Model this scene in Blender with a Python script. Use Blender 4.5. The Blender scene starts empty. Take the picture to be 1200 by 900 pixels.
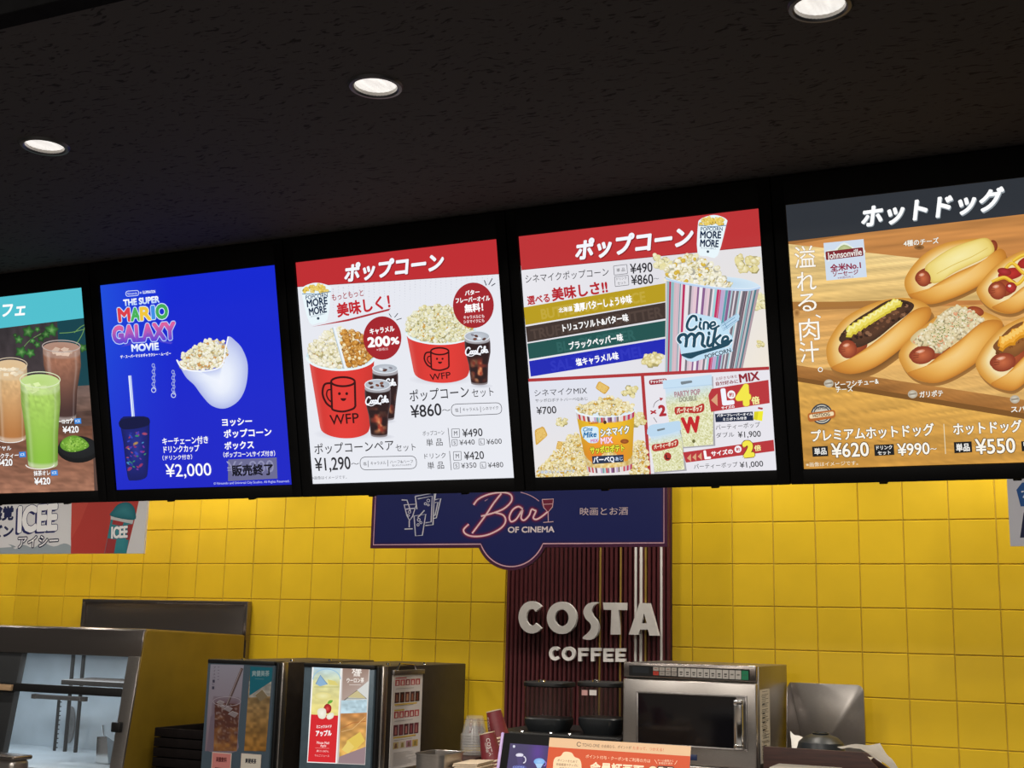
import bpy, bmesh, math, random
import numpy as np
from mathutils import Vector, Matrix
from mathutils.geometry import tessellate_polygon

random.seed(7)
SC = bpy.context.scene
COL = SC.collection
EYE = 1.55                      # eye height; everything below is written relative to the eye, z up

# ------------------------------------------------------------------ camera
FPX, YAW, PITCH, ROLL = 1452.8, 0.427335, 0.194747, 0.0238223
def _axes():
    cy, sy, cp, sp = math.cos(YAW), math.sin(YAW), math.cos(PITCH), math.sin(PITCH)
    f = np.array([-sy*cp, cy*cp, sp]); rt = np.array([cy, sy, 0.0]); up = np.cross(rt, f)
    cr, sr = math.cos(ROLL), math.sin(ROLL)
    return cr*rt + sr*up, -sr*rt + cr*up, f
AX, AY, AZ = _axes()
cam = bpy.data.cameras.new('camera'); cam.sensor_width = 36; cam.lens = FPX/1200*36
cam.clip_start = 0.05
co = bpy.data.objects.new('camera', cam); COL.objects.link(co)
m = Matrix.Identity(4)
for i in range(3):
    m[i][0], m[i][1], m[i][2] = AX[i], AY[i], -AZ[i]
m[2][3] = EYE
co.matrix_world = m
SC.camera = co
SC.view_settings.view_transform = 'Standard'; SC.view_settings.look = 'None'
SC.view_settings.exposure = 0; SC.view_settings.gamma = 1; SC.view_settings.use_curve_mapping = False

def ray(u, v): return (u-600)/FPX*AX - (v-450)/FPX*AY + AZ
def at_y(u, v, Y): d = ray(u, v); return d*Y/d[1]
def at_x(u, v, X): d = ray(u, v); return d*X/d[0]
def pix(P): P = np.asarray(P, float); return (600+FPX*(P@AX)/(P@AZ), 450-FPX*(P@AY)/(P@AZ))

# ------------------------------------------------------------------ world, room lights and added fill
w = bpy.data.worlds.new('world'); SC.world = w; w.use_nodes = True
w.node_tree.nodes['Background'].inputs[0].default_value = (1.0, .93, .85, 1)
w.node_tree.nodes['Background'].inputs[1].default_value = 0.06

def area(name, loc, rot, sx, sy, power, col=(1, .93, .84), spread=180):
    l = bpy.data.lights.new(name, 'AREA'); l.shape = 'RECTANGLE'; l.size = sx; l.size_y = sy
    l.energy = power; l.color = col; l.spread = math.radians(spread)
    o = bpy.data.objects.new(name, l); COL.objects.link(o)
    o.location = (loc[0], loc[1], loc[2]+EYE); o.rotation_euler = rot
    return o
def spot(name, loc, tgt, power, ang=70, blend=.8, r=.05, col=(1, .93, .84)):
    l = bpy.data.lights.new(name, 'SPOT'); l.energy = power; l.spot_size = math.radians(ang)
    l.spot_blend = blend; l.shadow_soft_size = r; l.color = col
    o = bpy.data.objects.new(name, l); COL.objects.link(o)
    o.location = (loc[0], loc[1], loc[2]+EYE)
    o.rotation_euler = (Vector(tgt)-Vector(loc)).to_track_quat('-Z', 'Y').to_euler()
    return o
# wall washers recessed along the ceiling close to the tiled wall, hidden behind the displays
for k in range(8):
    spot('wall_washer', (-6.6+1.05*k, 5.52, 1.33), (-6.6+1.05*k, 5.80, 0), 46, 120, .9, .06, (1, .93, .82))
# added spots, unseen behind the displays, to brighten the hanging boards
for k in range(7):
    spot('board_fill', (-6.5+1.15*k, 4.30, 1.33), (-6.5+1.15*k, 4.75, 0), 30, 135, .8, .06, (1, .92, .82))
# unseen area lights without fixtures, added as lobby fill on the customers' side
for x, y, p in ((-3.2, .6, 75), (-.2, .6, 75), (-1.8, -1.6, 120), (1.6, -1.0, 75), (-4.6, -1.0, 75)):
    area('lobby_fill', (x, y, 1.68), (0, 0, 0), .5, .5, p)

# ------------------------------------------------------------------ helpers: materials
def lin(c):
    c = np.asarray(c, float)
    return np.where(c <= .04045, c/12.92, ((c+.055)/1.055)**2.4)
def hx(s): return np.array([int(s[i:i+2], 16)/255 for i in (0, 2, 4)])
def mat(name, col, rough=.5, metal=0, var=.12, scale=40, bump=0, stretch=(1, 1, 1), spec=.5, alpha=1, trans=0, emit=None, estr=0):
    M = bpy.data.materials.new(name); M.use_nodes = True
    nt = M.node_tree; b = nt.nodes['Principled BSDF']
    c = lin(hx(col)) if isinstance(col, str) else np.array(col)
    tc = nt.nodes.new('ShaderNodeTexCoord'); mp = nt.nodes.new('ShaderNodeMapping'); mp.inputs['Scale'].default_value = stretch
    nz = nt.nodes.new('ShaderNodeTexNoise'); nz.inputs['Scale'].default_value = scale; nz.inputs['Detail'].default_value = 3
    rp = nt.nodes.new('ShaderNodeValToRGB')
    rp.color_ramp.elements[0].position = .3; rp.color_ramp.elements[1].position = .7
    rp.color_ramp.elements[0].color = (*(c*(1-var)), 1); rp.color_ramp.elements[1].color = (*np.clip(c*(1+var), 0, 1), 1)
    L = nt.links.new
    L(tc.outputs['Object'], mp.inputs[0]); L(mp.outputs[0], nz.inputs['Vector']); L(nz.outputs['Fac'], rp.inputs[0]); L(rp.outputs[0], b.inputs['Base Color'])
    b.inputs['Roughness'].default_value = rough; b.inputs['Metallic'].default_value = metal
    b.inputs['Specular IOR Level'].default_value = spec
    b.inputs['Alpha'].default_value = alpha; b.inputs['Transmission Weight'].default_value = trans
    if bump:
        bp = nt.nodes.new('ShaderNodeBump'); bp.inputs['Strength'].default_value = bump; bp.inputs['Distance'].default_value = .004
        L(nz.outputs['Fac'], bp.inputs['Height']); L(bp.outputs[0], b.inputs['Normal'])
    if emit is not None:
        b.inputs['Emission Color'].default_value = (*lin(hx(emit)), 1); b.inputs['Emission Strength'].default_value = estr
    return M
def art_mat(name, emissive, strength=1.0, rough=.45, spec=.3):
    M = bpy.data.materials.new(name); M.use_nodes = True
    nt = M.node_tree; b = nt.nodes['Principled BSDF']
    a = nt.nodes.new('ShaderNodeAttribute'); a.attribute_name = 'Col'
    b.inputs['Roughness'].default_value = rough; b.inputs['Specular IOR Level'].default_value = spec
    if emissive:
        b.inputs['Base Color'].default_value = (.01, .01, .01, 1)
        nt.links.new(a.outputs['Color'], b.inputs['Emission Color']); b.inputs['Emission Strength'].default_value = strength
    else:
        nt.links.new(a.outputs['Color'], b.inputs['Base Color'])
    return M

M = {}
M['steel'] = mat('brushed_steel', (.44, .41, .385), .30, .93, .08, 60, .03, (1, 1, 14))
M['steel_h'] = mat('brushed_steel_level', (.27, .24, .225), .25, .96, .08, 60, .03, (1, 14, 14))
M['steel_dark'] = mat('dull_steel', (.30, .28, .27), .4, .9, .1, 50, .02)
M['chrome'] = mat('polished_chrome', (.8, .8, .8), .12, 1, .03)
M['black'] = mat('matt_black_plastic', (.007, .007, .0075), .5, 0, .2, 60, spec=.3)
M['bezel'] = mat('black_display_bezel', (.0022, .0022, .0025), .6, 0, .2, 60, spec=.12)
M['void'] = mat('black_paint', (.006, .006, .0065), .95, 0, .2, 20, spec=.05)
M['brown_body'] = mat('dark_brown_enamel', (.030, .0235, .0195), .45, 0, .15, 20, .01, spec=.3)
M['slate'] = mat('slate_blue_panel', (.10, .15, .19), .4, .2, .1, 20)
M['yellow_enamel'] = mat('dull_yellow_enamel', (.20, .125, .009), .45, .1, .08, 8)
M['maroon'] = mat('maroon_lacquer', (.085, .012, .016), .5, 0, .12, 25)
M['maroon_dark'] = mat('dark_maroon_board', (.030, .006, .008), .6, 0, .15, 25)
M['white'] = mat('satin_white', (.80, .77, .74), .45, 0, .04, 30)
M['gold'] = mat('gold_strip', (.42, .28, .06), .4, .3, .1, 30)
M['tray'] = mat('dark_brown_tray', (.007, .005, .005), .8, 0, .2, 30, spec=.1)
M['bronze'] = mat('dark_bronze_rail', (.035, .026, .02), .45, .3, .1)
M['dark_wood'] = mat('dark_stained_wood', (.046, .0165, .012), .65, 0, .3, 9, .05, (1, 6, 12))
M['wood'] = mat('light_wood', (.42, .27, .15), .6, 0, .2, 12, .05, (1, 6, 12))
M['paper'] = mat('white_paper', (.75, .72, .68), .7, 0, .04, 60)
M['cream_paper'] = mat('cream_paper', (.72, .58, .42), .7, 0, .06, 60)
M['cup_red'] = mat('burgundy_card', (.20, .022, .03), .5, 0, .08, 60)
M['counter'] = mat('grey_counter', (.12, .115, .11), .4, 0, .15, 60)
M['bowl'] = mat('dark_grey_bowl', (.014, .017, .020), .4, 0, .15, 20)
M['lens'] = mat('lamp_lens', (.88, .84, .80), .4, 0, .16, 30, stretch=(3, .5, 1), emit='fff6ec', estr=.9)
_b = M['lens'].node_tree.nodes['Principled BSDF']; M['lens'].node_tree.links.new(_b.inputs['Base Color'].links[0].from_socket, _b.inputs['Emission Color'])
M['trim'] = mat('dark_lamp_trim', (.05, .05, .055), .35, .4, .1)
M['black_glass'] = mat('black_oven_glass', (.006, .006, .008), .08, 0, .1, 20)
M['interior'] = mat('pale_steel_lining', (.50, .56, .60), .5, .15, .10, 5)
def glassy(name, col, alpha, rough=.1):
    return mat(name, col, rough, 0, .05, 30, alpha=alpha)
M['glass'] = glassy('clear_case_glass', (.5, .55, .6), .10, .05)
M['smoke'] = glassy('smoked_plastic', (.05, .035, .03), .36, .10)
M['clear_plastic'] = glassy('clear_cup_plastic', (.70, .68, .66), .17, .12)
M['art_lit'] = art_mat('lit_screen_picture', True, 1.0, .3, .3)
M['art_backlit'] = art_mat('backlit_film', True, .95, .35, .3)
M['art_print'] = art_mat('printed_surface', False)

# ------------------------------------------------------------------ helpers: objects
def thing(name, label, cat, loc=(0, 0, 0), group=None, rot=(0, 0, 0)):
    o = bpy.data.objects.new(name, None); COL.objects.link(o); o.empty_display_size = .05
    o.location = (loc[0], loc[1], loc[2]+EYE); o.rotation_euler = rot
    return tag(o, label, cat, group)
def tag(o, label=None, cat=None, group=None):
    if label: o['label'] = label
    if cat: o['category'] = cat
    if group: o['group'] = group
    return o
class G:
    """collects shapes into one mesh; written in eye-relative coordinates unless local"""
    def __init__(s): s.bm = bmesh.new()
    def _hull(s, ps, fs, bev=0, seg=2, mi=0):
        b = bmesh.new()
        vs = [b.verts.new(p) for p in ps]
        for f in fs: b.faces.new([vs[i] for i in f])
        bmesh.ops.recalc_face_normals(b, faces=b.faces)
        if bev: bmesh.ops.bevel(b, geom=list(b.edges), offset=bev, segments=seg, profile=.5, affect='EDGES')
        for f in b.faces: f.material_index = mi
        me = bpy.data.meshes.new('t'); b.to_mesh(me); b.free()
        s.bm.from_mesh(me); bpy.data.meshes.remove(me); return s
    def box(s, x0, x1, y0, y1, z0, z1, bev=0, seg=2, mi=0):
        return s.hexa([(x0, y0, z0), (x1, y0, z0), (x1, y1, z0), (x0, y1, z0), (x0, y0, z1), (x1, y0, z1), (x1, y1, z1), (x0, y1, z1)], bev, seg, mi)
    def hexa(s, p, bev=0, seg=2, mi=0):
        return s._hull(p, [(0, 1, 2, 3), (4, 5, 6, 7), (0, 1, 5, 4), (1, 2, 6, 5), (2, 3, 7, 6), (3, 0, 4, 7)], bev, seg, mi)
    def prism(s, loop, ext, bev=0, seg=2, mi=0):
        n = len(loop); e = np.array(ext, float); ps = [tuple(p) for p in loop]+[tuple(np.array(p)+e) for p in loop]
        fs = [tuple(range(n)), tuple(range(2*n-1, n-1, -1))]+[(i, (i+1) % n, n+(i+1) % n, n+i) for i in range(n)]
        return s._hull(ps, fs, bev, seg, mi)
    def lathe(s, prof, c=(0, 0, 0), seg=32, mi=0, sx=1, sy=1, rot=None):
        R = rot or Matrix.Identity(3); c = Vector(c); rings = []
        for r, z in prof:
            if r < 1e-6: rings.append([s.bm.verts.new(c+R @ Vector((0, 0, z)))])
            else: rings.append([s.bm.verts.new(c+R @ Vector((sx*r*math.cos(2*math.pi*k/seg), sy*r*math.sin(2*math.pi*k/seg), z))) for k in range(seg)])
        for a, b in zip(rings, rings[1:]):
            for k in range(seg):
                k2 = (k+1) % seg
                if len(a) == 1 and len(b) == 1: continue
                if len(a) == 1: f = [a[0], b[k2], b[k]]
                elif len(b) == 1: f = [a[k], a[k2], b[0]]
                else: f = [a[k], a[k2], b[k2], b[k]]
                s.bm.faces.new(f).material_index = mi
        return s
    def tube(s, pts, r, seg=8, mi=0):
        pts = [Vector(p) for p in pts]; prev = None; N = len(pts); up = None
        for i, p in enumerate(pts):
            t = (pts[min(i+1, N-1)]-pts[max(i-1, 0)]).normalized()
            if up is None: up = t.orthogonal().normalized()
            u = (up-t*up.dot(t)).normalized(); v = t.cross(u); up = u
            ring = [s.bm.verts.new(p+u*(r*math.cos(2*math.pi*k/seg))+v*(r*math.sin(2*math.pi*k/seg))) for k in range(seg)]
            if prev:
                for k in range(seg): s.bm.faces.new([prev[k], prev[(k+1) % seg], ring[(k+1) % seg], ring[k]]).material_index = mi
            else: s.bm.faces.new(ring[::-1]).material_index = mi
            prev = ring
        s.bm.faces.new(prev).material_index = mi
        return s
    def quad(s, p, mi=0):
        s.bm.faces.new([s.bm.verts.new(q) for q in p]).material_index = mi; return s
    def mesh(s, vs, fs, mi=0):
        v = [s.bm.verts.new(p) for p in vs]
        for f in fs:
            try: s.bm.faces.new([v[i] for i in f]).material_index = mi
            except ValueError: pass
        return s
    def obj(s, name, mats, parent=None, smooth=30, local=False, recalc=True):
        if recalc: bmesh.ops.recalc_face_normals(s.bm, faces=s.bm.faces)
        me = bpy.data.meshes.new(name)
        off = Vector((0, 0, EYE))
        if local: off = Vector((0, 0, 0))
        elif parent is not None:
            p, q = parent, Vector((0, 0, 0))
            while p is not None: q += p.location; p = p.parent
            off -= q
        if off.length: bmesh.ops.translate(s.bm, verts=s.bm.verts, vec=off)
        s.bm.to_mesh(me); s.bm.free()
        for mm in (mats if isinstance(mats, (list, tuple)) else [mats]): me.materials.append(mm)
        if smooth:
            me.polygons.foreach_set('use_smooth', [True]*len(me.polygons)); me.set_sharp_from_angle(angle=math.radians(smooth))
        o = bpy.data.objects.new(name, me); COL.objects.link(o)
        if parent is not None: o.parent = parent
        return o
def struct(o): o['kind'] = 'structure'; return o

# glyph outlines from Blender's own built-in font
_gc = {}
def glyph(s, bold=0.0, shear=0.0, res=3):
    k = (s, bold, shear, res)
    if k not in _gc:
        cu = bpy.data.curves.new('g', 'FONT'); cu.body = s; cu.offset = bold; cu.shear = shear; cu.resolution_u = res
        o = bpy.data.objects.new('g', cu); COL.objects.link(o); bpy.context.view_layer.update()
        me = bpy.data.meshes.new_from_object(o.evaluated_get(bpy.context.evaluated_depsgraph_get()))
        V = np.array([v.co[:2] for v in me.vertices]).reshape(-1, 2); F = [tuple(p.vertices) for p in me.polygons]
        bpy.data.objects.remove(o); bpy.data.curves.remove(cu); bpy.data.meshes.remove(me)
        _gc[k] = (V, F)
    return _gc[k]
def is_wide(s): return any(ord(c) > 0x2fff for c in s)

def vnoise(x, y, seed=0):
    xi, yi = np.floor(x), np.floor(y); fx, fy = x-xi, y-yi
    fx, fy = fx*fx*(3-2*fx), fy*fy*(3-2*fy)
    def h(a, b): return np.modf(np.abs(np.sin(a*127.1+b*311.7+seed*74.7)*43758.5453))[0]
    return (h(xi, yi)*(1-fx)+h(xi+1, yi)*fx)*(1-fy)+(h(xi, yi+1)*(1-fx)+h(xi+1, yi+1)*fx)*fy

def sm(pts, n=6, closed=True):
    P = np.array(pts, float); N = len(P); out = []
    for i in range(N if closed else N-1):
        p0, p1, p2, p3 = (P[(i+k) % N] if closed else P[min(max(i+k, 0), N-1)] for k in (-1, 0, 1, 2))
        for t in np.arange(n)/n:
            out.append(.5*((2*p1)+(-p0+p2)*t+(2*p0-5*p1+4*p2-p3)*t*t+(-p0+3*p1-3*p2+p3)*t**3))
    if not closed: out.append(P[-1])
    return np.array(out)

class Art:
    """a printed or lit picture on a flat panel, drawn as coloured shapes lying on it.
    The panel has a real place (origin, right, up) and size; frame() sets the sheet units in which the drawing is written."""
    EPS = 2e-5
    def __init__(s, org, ux, uy, w, h, corners=None):
        s.org, s.ux, s.uy, s.w, s.h = np.array(org, float), np.array(ux, float), np.array(uy, float), w, h
        s.n = np.cross(s.ux, s.uy)
        loc = np.array([(0, h), (w, h), (w, 0), (0, 0)], float)
        px = []
        for i, (a, b) in enumerate(loc):
            c = corners[i] if corners and corners[i] else pix(s.org+a*s.ux+b*s.uy)
            px.append(c)
        A = []; B = []
        for (x, y), (a, b) in zip(px, loc):
            A += [[x, y, 1, 0, 0, 0, -a*x, -a*y], [0, 0, 0, x, y, 1, -b*x, -b*y]]; B += [a, b]
        s.H = np.append(np.linalg.solve(np.array(A), np.array(B)), 1).reshape(3, 3)
        s.H0 = s.H; s.y_up = False
        s.f = (0, 0, 1); s.V = []; s.C = []; s.F = []; s.nv = 0; s.z = 0
    def frame(s, x0, y0, k): s.f = (x0, y0, k); s.H = s.H0; s.y_up = False; return s
    def metres(s): s.f = (0, 0, 1); s.H = np.eye(3); s.y_up = True; return s
    def world(s, P, dn=0): P = np.atleast_2d(P); return [tuple(s.org+p[0]*s.ux+p[1]*s.uy+s.n*dn) for p in P]
    def m(s, P):
        P = np.atleast_2d(np.asarray(P, float)); X = P/s.f[2]+np.array(s.f[:2])
        q = np.c_[X, np.ones(len(X))] @ s.H.T
        return q[:, :2]/q[:, 2:]
    def add(s, L, F, C, lift=True, z=None):
        if lift: s.z += s.EPS
        C = np.asarray(C, float)
        if C.ndim == 1: C = np.repeat(C[None], len(L), 0)
        s.V.append(np.c_[L, np.full(len(L), s.z if z is None else z)]); s.C.append(lin(np.clip(C, 0, 1)))
        s.F += [tuple(i+s.nv for i in f) for f in F]; s.nv += len(L)
    @staticmethod
    def c(col): return hx(col) if isinstance(col, str) else np.asarray(col, float)
    def base(s, col): s.add(np.array([(0, 0), (s.w, 0), (s.w, s.h), (0, s.h)]), [(0, 1, 2, 3)], s.c(col), lift=False, z=0)
    def poly(s, pts, col, lift=True):
        P = np.array(pts, float)
        F = tessellate_polygon([[Vector((p[0], p[1], 0)) for p in P]])
        s.add(s.m(P), F, s.c(col), lift)
    def grid(s, f, n, mm, colf):
        S, T = np.meshgrid(np.linspace(0, 1, n), np.linspace(0, 1, mm)); S, T = S.ravel(), T.ravel()
        P = f(S, T); C = colf(S, T, P) if callable(colf) else s.c(colf)
        s.add(s.m(P), [(j*n+i, j*n+i+1, (j+1)*n+i+1, (j+1)*n+i) for j in range(mm-1) for i in range(n-1)], C)
    def quad(s, q, col, n=2, mm=2):
        q = np.array(q, float)      # TL TR BR BL
        f = lambda S, T: (q[0]*(1-S)[:, None]+q[1]*S[:, None])*(1-T)[:, None]+(q[3]*(1-S)[:, None]+q[2]*S[:, None])*T[:, None]
        s.grid(f, n, mm, col)
    def vgrad(s, q, c0, c1, mm=2):
        a, b = s.c(c0), s.c(c1); s.quad(q, lambda S, T, P: a+(b-a)*T[:, None], 2, mm)
    def ell(s, cx, cy, rx, ry, col, edge=None, rot=0, n=28, lift=True):
        t = np.linspace(0, 2*np.pi, n, endpoint=False); x, y = rx*np.cos(t), ry*np.sin(t)
        P = np.c_[cx+x*math.cos(rot)-y*math.sin(rot), cy+x*math.sin(rot)+y*math.cos(rot)]
        P = np.r_[[[cx, cy]], P]; C = np.r_[[s.c(col)], np.repeat([s.c(edge if edge is not None else col)], n, 0)]
        s.add(s.m(P), [(0, 1+i, 1+(i+1) % n) for i in range(n)], C, lift)
    def line(s, pts, wd, col, closed=False, lift=True):
        P = np.array(pts, float); N = len(P)
        if closed: d = np.roll(P, -1, 0)-np.roll(P, 1, 0)
        else: d = np.gradient(P, axis=0) if N > 2 else np.repeat([P[1]-P[0]], 2, 0)
        d /= np.maximum(np.linalg.norm(d, axis=1, keepdims=True), 1e-9); nn = np.c_[-d[:, 1], d[:, 0]]*wd/2
        F = [(i, (i+1) % N, N+(i+1) % N, N+i) for i in range(N if closed else N-1)]
        s.add(s.m(np.r_[P+nn, P-nn]), F, s.c(col), lift)
    def ering(s, cx, cy, rx, ry, wd, col, a0=0, a1=360, rot=0, n=32):
        t = np.radians(np.linspace(a0, a1, n)); x, y = rx*np.cos(t), ry*np.sin(t)
        s.line(np.c_[cx+x*math.cos(rot)-y*math.sin(rot), cy+x*math.sin(rot)+y*math.cos(rot)], wd, col)
    def blob(s, pts, cols, to=None, smooth=5):
        """closed outline filled by rings; cols = [(share towards the middle, colour), ...]"""
        P = sm(pts, smooth) if smooth else np.array(pts, float)
        c = np.array(to, float) if to is not None else P.mean(0); N = len(P); V = []; C = []
        for k, col in cols: V.append(P+(c-P)*k); C.append(np.repeat([s.c(col)], N, 0))
        R = len(cols); F = [(r*N+i, r*N+(i+1) % N, (r+1)*N+(i+1) % N, (r+1)*N+i) for r in range(R-1) for i in range(N)]
        V.append(c[None]); C.append(s.c(cols[-1][1])[None]); F += [((R-1)*N+i, (R-1)*N+(i+1) % N, R*N) for i in range(N)]
        s.add(s.m(np.concatenate(V)), F, np.concatenate(C))
    def rrect(s, q, r, col, line=0):
        q = np.array(q, float); out = []
        for i in range(4):
            p, a, b = q[i], q[i-1], q[(i+1) % 4]
            va = (a-p)/np.linalg.norm(a-p); vb = (b-p)/np.linalg.norm(b-p)
            for t in np.linspace(0, 1, 6):
                A, B = p+va*r, p+vb*r; out.append((1-t)**2*A+2*t*(1-t)*p+t*t*B)
        if line: s.line(out, line, col, True)
        else: s.poly(out, col)
    def text(s, t, p0, p1, h, col, bold=0., shear=0., out=None, ow=.03, grad=None, fit=True):
        L = s.m([p0, p1]); d = L[1]-L[0]; W = np.linalg.norm(d); d = d/W; nrm = np.array([-d[1], d[0]])
        mid = (np.array(p0, float)+np.array(p1, float))/2
        up = s.m([mid, mid-np.array([0, h])]); Hh = abs((up[1]-up[0])@nrm)
        lo, hi = (-.08, .86) if is_wide(t) else (-.005, .70)
        V, F = glyph(t, 0, shear); x0, x1 = V[:, 0].min(), V[:, 0].max(); em = Hh/(hi-lo)
        if s.y_up: em = abs(em)
        big = Hh > .05; k = 12 if big else (8 if Hh > .022 else 4)
        for r, cc in ((bold+ow, out), (bold, col)):
            if cc is None: continue
            X = bold*em+(V[:, 0]-x0)/(x1-x0)*max(W-2*bold*em, W*.3); Y = ((V[:, 1]-lo)/(hi-lo)-.5)*Hh*(1-bold*1.4)
            P = L[0]+X[:, None]*d+Y[:, None]*nrm
            if grad is not None and cc is col:
                g = ((V[:, 1]-lo)/(hi-lo)).clip(0, 1)[:, None]; C = s.c(grad[1])*g+s.c(grad[0])*(1-g)
            else: C = s.c(cc)
            s.add(P, F, C)
            if r*em > .00025:
                for q in range(k):
                    an = 2*math.pi*(q+.5)/k; s.z += 5e-6; s.add(P+np.array([math.cos(an), math.sin(an)])*r*em, F, C, False)
    def popcorn(s, inside, bbox, n, r, pal=('fffdf2', 'f8f3da', 'ffffff', 'f2ecc8'), edge=('e6e0bc', 'd2c68e', 'efe9d0', 'e9e4d0'), seed=1, accent=None, acc=.1):
        rnd = random.Random(seed); x0, y0, x1, y1 = bbox
        poly = np.array(inside, float)
        def inn(x, y):
            c = False; j = len(poly)-1
            for i in range(len(poly)):
                a, b = poly[i], poly[j]
                if (a[1] > y) != (b[1] > y) and x < (b[0]-a[0])*(y-a[1])/(b[1]-a[1])+a[0]: c = not c
                j = i
            return c
        pts = []
        for _ in range(n*8):
            x, y = rnd.uniform(x0, x1), rnd.uniform(y0, y1)
            if inn(x, y) and all((x-a)**2+(y-b)**2 > (r*.75)**2 for a, b in pts[-80:]): pts.append((x, y))
            if len(pts) >= n: break
        z0 = s.z+s.EPS; K = 40
        for i, (x, y) in enumerate(pts):
            zz = z0+(i % K)*s.EPS*.7
            s.add(s.m(np.c_[x+r*.75*np.cos(np.arange(6)*1.05), y+r*.12+r*.7*np.sin(np.arange(6)*1.05)]), [(0, 1, 2, 3, 4, 5)], s.c(rnd.choice(edge))*rnd.uniform(.72, .9), False, zz-s.EPS*.1)
            for q in range(rnd.choice((4, 5))):
                a = rnd.uniform(0, 6.28); d = rnd.uniform(.1, .6)*r; rr = r*rnd.uniform(.38, .62)
                ce = rnd.choice(pal); ed = rnd.choice(edge)
                if accent and rnd.random() < acc: ce, ed = accent
                t = np.linspace(0, 2*np.pi, 9, endpoint=False)
                cx, cy = x+d*math.cos(a), y+d*math.sin(a)
                rj = rr*np.array([rnd.uniform(.7, 1.2) for _ in range(9)])
                P = np.r_[[[cx-rr*.2, cy-rr*.25]], np.c_[cx+rj*np.cos(t), cy+rj*np.sin(t)*.9]]
                s.add(s.m(P), [(0, 1+k, 1+(k+1) % 9) for k in range(9)], np.r_[[s.c(ce)], np.repeat([s.c(ed)], 9, 0)], False, zz+q*s.EPS*.14)
        s.z = z0+K*s.EPS*.7
    def build(s, name, mt, parent=None, back=None, bmat=None):
        """clip to the panel and link as one mesh; back = thickness of the panel body behind the picture"""
        V, C = np.concatenate(s.V), np.concatenate(s.C); w, h = s.w, s.h
        ins = (V[:, 0] >= -1e-7) & (V[:, 0] <= w+1e-7) & (V[:, 1] >= -1e-7) & (V[:, 1] <= h+1e-7)
        C = C*getattr(s, 'gain', 1.0); nv, nc, nf = [], [], []; idx = {}
        def vid(i):
            if i not in idx: idx[i] = len(nv); nv.append(V[i]); nc.append(C[i])
            return idx[i]
        for f in s.F:
            if all(ins[i] for i in f): nf.append(tuple(vid(i) for i in f)); continue
            pl = [(V[i], C[i]) for i in f]
            for ax, lim, sg in ((0, 0, 1), (0, w, -1), (1, 0, 1), (1, h, -1)):
                out = []
                for a, b in zip(pl, pl[1:]+pl[:1]):
                    da, db = sg*(a[0][ax]-lim), sg*(b[0][ax]-lim)
                    if da >= 0: out.append(a)
                    if da*db < 0: t = da/(da-db); out.append((a[0]+(b[0]-a[0])*t, a[1]+(b[1]-a[1])*t))
                pl = out
                if not pl: break
            if len(pl) >= 3:
                k = len(nv); nv += [p[0] for p in pl]; nc += [p[1] for p in pl]; nf.append(tuple(range(k, k+len(pl))))
        nF = len(nf)
        if back:
            k = len(nv); bx = [(0, 0), (w, 0), (w, h), (0, h)]
            for zz in (-1e-4, -back):
                for a, b in bx: nv.append(np.array([a, b, zz])); nc.append(np.array([.02, .02, .02]))
            nf += [(k, k+1, k+2, k+3), (k+7, k+6, k+5, k+4)]+[(k+i, k+4+i, k+4+(i+1) % 4, k+(i+1) % 4) for i in range(4)]
        W = np.array(nv); off = s.org+np.array([0, 0, EYE])
        if parent is not None:
            p = parent
            while p is not None: off = off-np.array(p.location); p = p.parent
        P = off+W[:, :1]*s.ux+W[:, 1:2]*s.uy+W[:, 2:3]*s.n
        me = bpy.data.meshes.new(name); me.from_pydata(P.tolist(), [], nf)
        at = me.color_attributes.new('Col', 'FLOAT_COLOR', 'POINT')
        at.data.foreach_set('color', np.c_[np.array(nc), np.ones(len(nc))].astype(np.float32).ravel())
        me.materials.append(mt); me.materials.append(bmat or M['black'])
        if back: me.polygons.foreach_set('material_index', [0]*nF+[1]*(len(nf)-nF))
        o = bpy.data.objects.new(name, me); COL.objects.link(o)
        if parent is not None: o.parent = parent
        return o

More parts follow.
